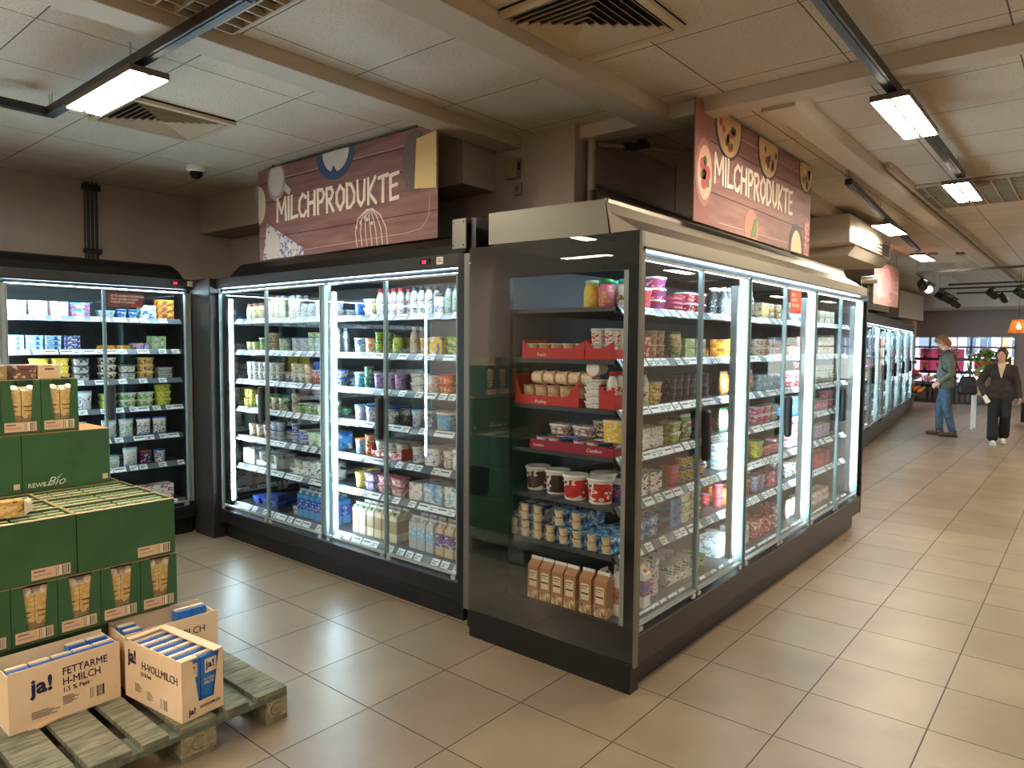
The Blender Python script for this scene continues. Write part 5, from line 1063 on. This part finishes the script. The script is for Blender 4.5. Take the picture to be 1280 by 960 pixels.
MB().lathe([(0.11, 0), (0.11, 1.0)], M('cream_column', (226, 196, 140), 0.6), 14, TR(-4.05, 22.6, 2.08)).lathe([(0.10, 0), (0.10, 2.08)], M('steel_column', (190, 186, 180), 0.4, 0.4), 14, TR(-4.05, 22.6, 0)).build('column', kind='structure')
MB().box(-4.6, 18.5, 2.35, -3.6, 21.5, 3.0, M('duct_white', (196, 188, 178), 0.6), 0.01).box(-4.5, 16.2, 2.45, -3.75, 18.2, 2.95, M('duct_white', (196, 188, 178), 0.6), 0.01).build('air_duct', kind='structure')
def TL_(name, col):
    m = bpy.data.materials.new(name); m.use_nodes = True; N, L = nt(m); b_ = N['Principled BSDF']; b_.inputs['Base Color'].default_value = (*lin(col), 1); b_.inputs['Roughness'].default_value = 0.7
    tr = N.new('ShaderNodeBsdfTranslucent'); tr.inputs[0].default_value = (*lin(col), 1); mx = N.new('ShaderNodeMixShader'); mx.inputs[0].default_value = 0.6
    L.new(b_.outputs[0], mx.inputs[1]); L.new(tr.outputs[0], mx.inputs[2]); L.new(mx.outputs[0], N['Material Output'].inputs[0]); return m
FOL = M('leaf_green', (70, 120, 50), 0.7); FOL2 = M('leaf_pale_green', (130, 176, 84), 0.7)
def bouquet(x, y, z, c, label, s=1.0, fol=FOL):
    t = root('potted_flowers', TR(x, y, z), label=label, cat='flowers')
    MB().lathe([(0.06*s, 0), (0.085*s, 0.14*s), (0.09*s, 0.145*s)], M('pot_grey', (110, 104, 100), 0.6), 12).build('pot', t)
    rg = random.Random(int(x*100+z*10)); m = MB(); b = MB()
    for i in range(34):
        a = rg.uniform(0, 2*PI); r_ = rg.uniform(0.02, 0.15)*s; h = rg.uniform(0.15, 0.40)*s
        T = Matrix.Translation((r_*math.cos(a), r_*math.sin(a), h)) @ Matrix.Rotation(a, 4, 'Z') @ Matrix.Rotation(rg.uniform(-0.9, 0.9), 4, 'Y')
        m.add([(-0.05*s, 0, 0), (0, -0.02*s, 0.01), (0.06*s, 0, 0), (0, 0.02*s, 0.01), (0, 0, -0.012)], [(0, 1, 2, 3), (0, 4, 1), (1, 4, 2), (2, 4, 3), (3, 4, 0)], fol, T)
        if i % 2 == 0: b.lathe([(0.006, -0.012), (0.026*s, 0), (0.018*s, 0.02), (0.005, 0.024)], M('petal_%d_%d_%d' % c, c, 0.6), 7, Matrix.Translation((r_*math.cos(a), r_*math.sin(a), h+0.05*s)))
    m.build('foliage', t); b.build('blossoms', t)
pc = [(226, 70, 130), (240, 160, 190), (240, 236, 230), (240, 196, 70), (190, 60, 120), (226, 110, 80)]; pn = ['deep pink', 'pale pink', 'white', 'yellow', 'magenta', 'coral']
t = root('flower_rack', TR(-4.4, 23.3, 0), label='tiered black rack of flowers standing under the shop window', cat='shop shelf')
for z in (0.55, 0.95, 1.32): MB().box(0, 0, z-0.03, 2.6, 0.45, z, CHAR).box(0, -0.02, z-0.05, 2.6, 0.0, z+0.03, CHAR).build('rack_shelf', t)
for x in (0.0, 1.28, 2.57): MB().box(x, 0, 0, x+0.03, 0.03, 1.4, CHAR).box(x, 0.42, 0, x+0.03, 0.45, 1.4, CHAR).build('upright', t)
for li, z in enumerate((0.551, 0.951, 1.321)):
    for i in range(7):
        k = (i*2+li) % 6
        bouquet(-4.22+0.37*i, 23.53, z, pc[k], 'pot of %s flowers, %s tier of window rack, %s from the cooler side' % (pn[k], ['lowest', 'middle', 'top'][li], ['first', 'second', 'third', 'fourth', 'fifth', 'sixth', 'seventh'][i]), 0.62 if li < 2 else 0.72, FOL if (i+li) % 2 else FOL2)
MB().box(-4.15, YB+0.02, 0.9, -3.0, YB+0.03, 1.6, TL_('poster_pink', (240, 150, 184))).build('window_poster', label='big pink poster on the window above the rack, beside the column', cat='poster')
MB().box(-2.75, YB+0.02, 1.0, -2.1, YB+0.03, 1.3, TL_('poster_deep_pink', (238, 90, 156))).build('window_poster', label='small deep pink poster on the window between the two people', cat='poster')
m = MB()
for k in range(22): m.box(-5.0+0.14*k, YB-0.12, 0.06, -4.9+0.14*k, YB-0.02, 0.5, GREYW, 0.01)
m.build('radiator', label='long ribbed radiator under the shop window', cat='radiator')
# table with tray and plant next to the woman, bench behind her
t = root('display_table', TR(-1.72, 17.0, 0), label='small white-legged table behind the woman', cat='table')
MB().box(-0.2, -0.25, 0.70, 0.2, 0.25, 0.86, M('table_beige', (206, 186, 156), 0.6), 0.01).build('tabletop', t)
for x in (-0.18, 0.14):
    for y in (-0.23, 0.19): MB().box(x, y, 0, x+0.04, y+0.04, 0.70, WHITE).build('leg', t)
t = root('leafy_plant', TR(-1.66, 17.0, 0.861), label='bushy green plant with orange blossoms on the white-legged table', cat='plant')
MB().lathe([(0.10, 0), (0.13, 0.2), (0.135, 0.21)], M('pot_grey', (110, 104, 100), 0.6), 14).build('pot', t)
rg = random.Random(4); m = MB(); b = MB()
for i in range(150):
    a = rg.uniform(0, 2*PI); r_ = rg.uniform(0.0, 0.34); h = rg.uniform(0.22, 0.72)
    T = Matrix.Translation((r_*math.cos(a), r_*math.sin(a), h)) @ Matrix.Rotation(a, 4, 'Z') @ Matrix.Rotation(rg.uniform(-1, 1), 4, 'Y')
    m.add([(-0.07, 0, 0), (0, -0.03, 0.012), (0.08, 0, 0), (0, 0.03, 0.012), (0, 0, -0.015)], [(0, 1, 2, 3), (0, 4, 1), (1, 4, 2), (2, 4, 3), (3, 4, 0)], FOL if i % 3 else FOL2, T)
    if i % 6 == 0: b.lathe([(0.01, -0.02), (0.04, 0), (0.03, 0.03), (0.01, 0.04)], M('petal_orange', (226, 130, 90), 0.6), 8, Matrix.Translation((-abs(r_)*0.9, r_*math.sin(a), h*0.9)))
m.build('foliage', t); b.build('blossoms', t)
t = root('low_bench', TR(-0.55, 18.2, 0), label='long low black display bench behind the woman', cat='bench')
MB().box(-0.6, -0.4, 0.12, 2.2, 0.4, 0.52, BLACK, 0.02).build('bench_body', t); MB().box(-0.5, -0.34, 0, -0.4, 0.34, 0.12, BLACK).build('leg', t); MB().box(2.0, -0.34, 0, 2.1, 0.34, 0.12, BLACK).build('leg', t)
for i in range(6): bouquet(-0.9+0.5*i, 18.2, 0.521, pc[(i*2+1) % 6], 'pot of %s flowers on the low black bench, %s along' % (pn[(i*2+1) % 6], ['first', 'second', 'third', 'fourth', 'fifth', 'sixth'][i]), 1.1)
t = root('pendant_lamp', TR(-1.10, 15.6, 1.93), label='orange wicker pendant lamp hanging above the woman', cat='pendant lamp')
sh = MB()
for k in range(9): sh.lathe([(0.155-0.0065*k, 0.026*k), (0.150-0.0065*k, 0.026*k+0.018)], M('wicker_orange', (224, 150, 70), 0.7), 22, caps=False)
for k in range(22):
    a = 2*PI*k/22; sh.tube([(0.154*math.cos(a), 0.154*math.sin(a), 0), (0.103*math.cos(a), 0.103*math.sin(a), 0.232)], 0.006, M('wicker_orange', (224, 150, 70), 0.7), 5)
sh.lathe([(0.103, 0.23), (0.02, 0.24)], M('wicker_orange', (224, 150, 70), 0.7), 22, caps=False)
sh.build('lamp_shade', t)
MB().lathe([(0.008, 0.06), (0.035, 0.08), (0.038, 0.11), (0.015, 0.16), (0.015, 0.2)], M('bulb_warm', (255, 214, 150), 0.4, 0, 14), 12).build('bulb', t)
MB().tube([(0, 0, 0.24), (0, 0, ZC-1.93)], 0.004, HANDLE, 6).tube([(0.12, 0, 0.22), (0.12, 0, ZC-1.93)], 0.003, HANDLE, 6).build('cord', t)

# ------------------------------------------------------------ people
def capsule(m, a, b, ra, rb, mat, sx=1.0, sy=1.0, seg=14):
    """tapered limb between two joints; sx, sy squash it across"""
    a, b = Vector(a), Vector(b); d = b-a; L_ = max(d.length, 1e-4)
    q = d.to_track_quat('Z', 'Y').to_matrix().to_4x4()
    prof = []
    for k in range(5): t_ = -PI/2+PI/2*k/4.0; prof.append((max(ra*math.cos(t_), 0.001), ra*math.sin(t_)))
    for k in range(5): t_ = PI/2*k/4.0; prof.append((max(rb*math.cos(t_), 0.001), L_+rb*math.sin(t_)))
    secs = []
    for r_, z in prof: secs.append([(r_*math.cos(2*PI*j/seg), r_*math.sin(2*PI*j/seg), z) for j in range(seg)])
    return m.loft(secs, mat, Matrix.Translation(a) @ q, True)
def ell(m, c, rx_, ry_, rz_, mat, R=None, seg=16):
    T = Matrix.Translation(c) @ (R or Matrix.Identity(4)) @ Matrix.Diagonal((rx_, ry_, rz_, 1))
    prof = [(max(math.cos(-PI/2+PI*k/10), 0.004), math.sin(-PI/2+PI*k/10)) for k in range(11)]
    return m.lathe(prof, mat, seg, T)
def fuse(m, name, parent, vox, sm=4, **kw):
    o = m.build(name, parent, **kw)
    r = o.modifiers.new('fuse', 'REMESH'); r.mode = 'VOXEL'; r.voxel_size = vox; r.use_smooth_shade = True
    s = o.modifiers.new('soften', 'SMOOTH'); s.factor = 0.5; s.iterations = sm
    return o
def hand(m, w, d, up, s, side, curl=0.5):
    """palm with five separate fingers from the wrist w, pointing along d; up = back of the hand"""
    d = Vector(d).normalized(); up = Vector(up); up = (up-d*up.dot(d)).normalized(); x = d.cross(up)*side; w = Vector(w)
    for k in range(4):
        o = (k-1.5)*0.020*s
        capsule(m, w+x*o*0.6, w+d*0.085*s+x*o, 0.017*s, 0.013*s, SKIN_, seg=10)
        ln = (0.062, 0.074, 0.070, 0.054)[k]*s; p = w+d*0.09*s+x*o*1.08
        q = p+(d*math.cos(curl)-up*math.sin(curl))*ln*0.55; r_ = q+(d*math.cos(curl*2.2)-up*math.sin(curl*2.2))*ln*0.5
        capsule(m, p, q, 0.0098*s, 0.009*s, SKIN_, seg=8); capsule(m, q, r_, 0.009*s, 0.0075*s, SKIN_, seg=8)
    p = w+d*0.025*s-x*0.028*s; q = p+(d*0.6-x*0.6-up*0.35)*0.045*s; r_ = q+(d*0.9-x*0.1-up*0.3)*0.034*s
    capsule(m, p, q, 0.014*s, 0.011*s, SKIN_, seg=8); capsule(m, q, r_, 0.011*s, 0.009*s, SKIN_, seg=8)
SKIN_ = M('skin', (206, 156, 128), 0.5)
def head(m, c, R, s):
    """c = centre of the skull; R turns it; face looks along local +y"""
    def P(x, y, z): return tuple(Vector(c)+(R.to_3x3() @ Vector((x, y, z)))*s)
    ell(m, c, 0.076*s, 0.094*s, 0.108*s, SKIN_, R); ell(m, P(0, 0.028, -0.062), 0.056*s, 0.062*s, 0.058*s, SKIN_, R)
    ell(m, P(0, 0.070, -0.098), 0.024*s, 0.022*s, 0.018*s, SKIN_, R)
    capsule(m, P(0, 0.088, 0.0), P(0, 0.112, -0.036), 0.009*s, 0.014*s, SKIN_)
    ell(m, P(0, 0.086, -0.066), 0.024*s, 0.012*s, 0.009*s, SKIN_, R)
    for k in (-1, 1): ell(m, P(0.030*k, 0.082, 0.018), 0.018*s, 0.012*s, 0.007*s, SKIN_, R); ell(m, P(0.078*k, 0.0, -0.012), 0.010*s, 0.020*s, 0.032*s, SKIN_, R)
def face_bits(parent, c, R, s):
    def P(x, y, z): return tuple(Vector(c)+(R.to_3x3() @ Vector((x, y, z)))*s)
    m = MB()
    for k in (-1, 1): ell(m, P(0.030*k, 0.086, 0.004), 0.012*s, 0.008*s, 0.006*s, M('eye_white', (230, 226, 220), 0.3), R, 10); ell(m, P(0.030*k, 0.0925, 0.004), 0.0055*s, 0.004*s, 0.0055*s, M('iris_dark', (50, 36, 28), 0.2), R, 8)
    m.build('eyes', parent); m = MB()
    for k in (-1, 1): ell(m, P(0.031*k, 0.091, 0.022), 0.018*s, 0.005*s, 0.004*s, M('brow', (96, 66, 46), 0.8), R, 8)
    m.build('eyebrows', parent); ell(MB(), P(0, 0.093, -0.066), 0.022*s, 0.008*s, 0.007*s, M('lips', (176, 96, 90), 0.5), R, 10).build('lips', parent)
def shoe(m, p, dirn, L_, mat, sole):
    R = Matrix.Rotation(math.atan2(-dirn[0], dirn[1]), 4, 'Z')
    def Q(x, y, z): return tuple(Vector(p)+(R.to_3x3() @ Vector((x, y, z))))
    T = Matrix.Translation(p) @ R
    capsule(m, Q(0, -0.05, 0.05), Q(0, 0.05, 0.048), 0.040, 0.040, mat); capsule(m, Q(0, 0.05, 0.046), Q(0, L_-0.11, 0.036), 0.040, 0.032, mat); capsule(m, Q(0, -0.04, 0.06), Q(0, -0.035, 0.11), 0.038, 0.040, mat)
    return T
def sole_mb(T, L_, mat):
    return MB().rr([(0.084, L_, 0.04, 0.0), (0.088, L_+0.004, 0.042, 0.02)], mat, T @ Matrix.Translation((0, L_/2-0.095, 0)), n=4)

# man: faces image-left, head bowed, bag on the shoulder
Tm = TR(-2.13, 15.2, 0, math.radians(97))
man = root('person', Tm, label='person with reddish hair in grey sweater and jeans, head bowed, beside far coolers', cat='person')
k = 1.05
def S_(x, y, z): return (x*k, y*k, z*k)
Hc = S_(0, 0.085, 1.675); HR = Matrix.Rotation(math.radians(-32), 4, 'X')
b = MB(); head(b, Hc, HR, k)
capsule(b, S_(0, -0.01, 1.46), S_(0, 0.045, 1.60), 0.06*k, 0.055*k, SKIN_)
ell(b, S_(0, 0, 1.32), 0.17*k, 0.105*k, 0.17*k, SKIN_); ell(b, S_(0, 0.01, 1.08), 0.15*k, 0.105*k, 0.18*k, SKIN_); ell(b, S_(0, 0, 0.93), 0.165*k, 0.11*k, 0.12*k, SKIN_)
feet = {-1: (-0.10, -0.10), 1: (0.11, 0.10)}
AR = {-1: [S_(-0.19, -0.02, 1.42), S_(-0.245, -0.09, 1.12), S_(-0.20, 0.10, 0.96)], 1: [S_(0.19, 0.0, 1.42), S_(0.24, -0.03, 1.13), S_(0.17, 0.20, 1.04)]}
for s in (-1, 1):
    fx, fy = feet[s]; hp, kn, an = S_(0.09*s, 0, 0.92), S_(0.105*s, fy*0.55+0.03, 0.50), S_(fx, fy-0.02, 0.09)
    capsule(b, hp, kn, 0.088*k, 0.058*k, SKIN_); capsule(b, kn, an, 0.057*k, 0.038*k, SKIN_)
    sh_, el, wr = AR[s]; capsule(b, sh_, el, 0.050*k, 0.040*k, SKIN_); capsule(b, el, wr, 0.040*k, 0.027*k, SKIN_)
    hand(b, wr, Vector(wr)-Vector(el)+Vector((0, 0.06, -0.02)), (s*0.9, 0, 0.5), k, -s, 0.5)
fuse(b, 'body', man, 0.0075, 2)
face_bits(man, Hc, HR, k)
SW = noise_mat('grey_green_knit', (92, 94, 84), (110, 112, 100), 30, 0.85, bump=0.5)
c = MB()
ell(c, S_(0, -0.01, 1.33), 0.195*k, 0.135*k, 0.17*k, SW); ell(c, S_(0, 0.015, 1.14), 0.178*k, 0.14*k, 0.20*k, SW); ell(c, S_(0, 0.01, 0.98), 0.182*k, 0.135*k, 0.12*k, SW)
capsule(c, S_(-0.12, -0.01, 1.42), S_(0.12, -0.01, 1.42), 0.085*k, 0.085*k, SW); capsule(c, S_(0, -0.01, 1.44), S_(0, 0.015, 1.50), 0.078*k, 0.070*k, SW)
for s in (-1, 1): sh_, el, wr = AR[s]; capsule(c, sh_, el, 0.070*k, 0.056*k, SW); capsule(c, el, Vector(el)*0.12+Vector(wr)*0.88, 0.056*k, 0.042*k, SW)
capsule(c, S_(-0.10, 0.0, 0.92), S_(0.10, 0.0, 0.92), 0.115*k, 0.115*k, SW)
fuse(c, 'sweater', man, 0.011, 4)
JN = noise_mat('blue_denim', (60, 84, 106), (84, 108, 128), 16, 0.8, bump=0.4)
c = MB(); ell(c, S_(0, 0, 0.90), 0.175*k, 0.125*k, 0.11*k, JN)
for s in (-1, 1):
    fx, fy = feet[s]; hp, kn, an = S_(0.09*s, 0, 0.88), S_(0.105*s, fy*0.55+0.03, 0.50), S_(fx, fy-0.02, 0.13)
    capsule(c, hp, kn, 0.100*k, 0.074*k, JN); capsule(c, kn, an, 0.074*k, 0.062*k, JN)
fuse(c, 'jeans', man, 0.010, 3)
BR = M('brown_suede', (88, 62, 48), 0.7)
for s in (-1, 1):
    c = MB(); T = shoe(c, S_(feet[s][0], feet[s][1]-0.02, 0.0), (0.05*s, 1), 0.30, BR, None); o = fuse(c, 'shoe', man, 0.008, 2); sole_mb(T, 0.30, M('sole_dark', (50, 38, 30), 0.7)).build('sole', o)
HAIR = noise_mat('reddish_hair', (118, 80, 52), (164, 118, 78), 40, 0.6, (1, 1, 4), bump=0.8)
c = MB()
def PH(x, y, z): return tuple(Vector(Hc)+(HR.to_3x3() @ Vector((x, y, z)))*k)
ell(c, PH(0, -0.018, 0.022), 0.092*k, 0.104*k, 0.105*k, HAIR, HR); ell(c, PH(0, -0.07, -0.05), 0.078*k, 0.052*k, 0.08*k, HAIR, HR)
for s in (-1, 1): capsule(c, PH(0.07*s, 0.0, 0.04), PH(0.080*s, -0.02, -0.06), 0.034*k, 0.022*k, HAIR); capsule(c, PH(0.03*s, 0.045, 0.082), PH(0.05*s, 0.082, 0.056), 0.030*k, 0.014*k, HAIR)
capsule(c, PH(-0.02, 0.04, 0.09), PH(0.0, 0.09, 0.065), 0.032*k, 0.015*k, HAIR)
fuse(c, 'hair', man, 0.009, 2)
# shoulder bag carried at his back
t = root('shoulder_bag', Tm, label='black shoulder bag hanging at the back of the man in grey', cat='bag')
BG = M('bag_black', (30, 28, 30), 0.55)
MB().rr([(0.13, 0.26, 0.06, 0.80), (0.16, 0.31, 0.07, 0.84), (0.15, 0.29, 0.07, 0.98), (0.09, 0.24, 0.04, 1.10), (0.04, 0.19, 0.018, 1.13)], BG, TR(-0.13, -0.34, 0), n=5).build('bag_body', t)
MB().tube([(-0.13, -0.42, 1.11), (-0.13, -0.39, 1.22), (-0.13, -0.34, 1.25), (-0.13, -0.29, 1.22), (-0.13, -0.26, 1.11)], 0.010, BG, 8).build('carry_handle', t)
MB().tube([(-0.13, -0.27, 1.10), (-0.20, -0.17, 1.30), (-0.165, -0.10, 1.56), (-0.15, 0.0, 1.60), (-0.16, 0.10, 1.50), (-0.24, 0.06, 1.25), (-0.22, -0.20, 1.08)], 0.011, BG, 8).build('strap', t)

# woman: walks towards the camera
Tw = TR(-1.235, 14.55, 0, math.radians(186))
wo = root('person', Tw, label='person in dark jacket and black flared trousers walking up the aisle', cat='person')
k = 0.985
Hc = S_(0.0, 0.03, 1.565); HR = Matrix.Rotation(math.radians(-14), 4, 'Z') @ Matrix.Rotation(math.radians(-4), 4, 'X')
b = MB(); head(b, Hc, HR, k*0.98)
capsule(b, S_(0, -0.01, 1.36), S_(0, 0.012, 1.49), 0.048*k, 0.046*k, SKIN_)
ell(b, S_(0, 0, 1.25), 0.145*k, 0.10*k, 0.15*k, SKIN_); ell(b, S_(0, 0, 1.06), 0.12*k, 0.09*k, 0.15*k, SKIN_); ell(b, S_(0, 0, 0.90), 0.155*k, 0.11*k, 0.11*k, SKIN_)
# local +x is image-left for her right arm (she faces us)
AR = {1: [S_(0.17, 0, 1.33), S_(0.30, -0.06, 1.08), S_(0.225, 0.12, 0.86)], -1: [S_(-0.17, 0, 1.33), S_(-0.235, -0.04, 1.06), S_(-0.27, 0.06, 0.83)]}
LG = {1: [S_(0.085, 0, 0.90), S_(0.095, 0.06, 0.50), S_(0.085, 0.09, 0.09)], -1: [S_(-0.085, 0, 0.90), S_(-0.085, 0.04, 0.50), S_(-0.075, -0.16, 0.12)]}
for s in (-1, 1):
    hp, kn, an = LG[s]; capsule(b, hp, kn, 0.082*k, 0.052*k, SKIN_); capsule(b, kn, an, 0.052*k, 0.034*k, SKIN_)
    sh_, el, wr = AR[s]; capsule(b, sh_, el, 0.042*k, 0.034*k, SKIN_); capsule(b, el, wr, 0.034*k, 0.023*k, SKIN_)
    hand(b, wr, Vector(wr)-Vector(el)+Vector((0, 0.02, -0.03)), (s*0.9, -0.2, 0.3), k*0.95, -s, 0.6)
fuse(b, 'body', wo, 0.0075, 2); face_bits(wo, Hc, HR, k*0.98)
JK = noise_mat('dark_jacket', (44, 38, 38), (56, 48, 46), 14, 0.85, bump=0.3)
c = MB()
ell(c, S_(0, 0.0, 1.24), 0.176*k, 0.132*k, 0.17*k, JK); ell(c, S_(0, 0.0, 1.06), 0.160*k, 0.122*k, 0.16*k, JK); capsule(c, S_(-0.10, -0.012, 1.33), S_(0.10, -0.012, 1.33), 0.082*k, 0.082*k, JK)
capsule(c, S_(-0.09, 0.0, 0.94), S_(0.09, 0.0, 0.94), 0.12*k, 0.12*k, JK); capsule(c, S_(-0.11, 0.0, 0.86), S_(0.11, 0.0, 0.86), 0.115*k, 0.115*k, JK); capsule(c, S_(-0.05, -0.05, 1.37), S_(0.05, -0.05, 1.37), 0.045*k, 0.045*k, JK)
for s in (-1, 1): sh_, el, wr = AR[s]; capsule(c, sh_, el, 0.066*k, 0.064*k, JK); capsule(c, el, Vector(el)*0.1+Vector(wr)*0.9, 0.062*k, 0.052*k, JK)
fuse(c, 'jacket', wo, 0.011, 4)
TP = M('cream_top', (206, 186, 158), 0.7)
MB().loft([[S_(-0.055, 0.080, 1.405), S_(0.055, 0.080, 1.405), S_(0.05, 0.03, 1.41), S_(-0.05, 0.03, 1.41)], [S_(-0.042, 0.128, 1.32), S_(0.042, 0.128, 1.32), S_(0.04, 0.06, 1.32), S_(-0.04, 0.06, 1.32)], [S_(-0.008, 0.142, 1.17), S_(0.008, 0.142, 1.17), S_(0.008, 0.07, 1.17), S_(-0.008, 0.07, 1.17)]], TP).build('top', wo)
MB().tube([S_(-0.055, 0.06, 1.385), S_(-0.04, 0.128, 1.33), S_(0.0, 0.142, 1.25), S_(0.04, 0.128, 1.33), S_(0.055, 0.06, 1.385)], 0.003, M('gold_chain', (210, 180, 110), 0.3, 0.8), 6).build('necklace', wo)
BT = M('black_trousers', (24, 22, 26), 0.75)
c = MB(); ell(c, S_(0, 0, 0.88), 0.165*k, 0.118*k, 0.11*k, BT)
for s in (-1, 1): hp, kn, an = LG[s]; capsule(c, hp, kn, 0.096*k, 0.082*k, BT); capsule(c, kn, Vector(an)+Vector((0, 0, 0.045)), 0.080*k, 0.090*k, BT)
fuse(c, 'trousers', wo, 0.010, 3)
for s in (-1, 1):
    an = LG[s][2]; c = MB(); T = shoe(c, (an[0], an[1]-0.01, 0.0 if s == 1 else 0.02), (-0.1*s, 1), 0.27, M('sneaker_white', (226, 222, 216), 0.5), None); o = fuse(c, 'sneaker', wo, 0.008, 2); sole_mb(T, 0.27, M('sole_white', (236, 234, 230), 0.6)).build('sole', o)
HD = noise_mat('dark_brown_hair', (46, 30, 24), (74, 50, 38), 40, 0.5, (1, 1, 4), bump=0.6)
c = MB(); ell(c, PH(0, -0.022, 0.022), 0.086*k, 0.095*k, 0.104*k, HD, HR); ell(c, PH(0, -0.085, -0.02), 0.05*k, 0.045*k, 0.05*k, HD, HR)
for s in (-1, 1): capsule(c, PH(0.02*s, 0.062, 0.082), PH(0.076*s, 0.035, 0.01), 0.024*k, 0.016*k, HD); capsule(c, PH(0.078*s, 0.03, 0.0), PH(0.070*s, 0.02, -0.075), 0.014*k, 0.008*k, HD)
fuse(c, 'hair', wo, 0.008, 2)
wr = Vector(AR[1][2])
MB().box(-0.035, -0.004, -0.075, 0.035, 0.004, 0.06, M('paper_white', (232, 230, 226), 0.5), 0.003).build('folded_paper', T=Tw @ Matrix.Translation(wr+Vector((-0.02, 0.085, -0.06))) @ Matrix.Rotation(0.5, 4, 'Y'), label='small white folded slip held by the woman in the dark jacket', cat='paper')
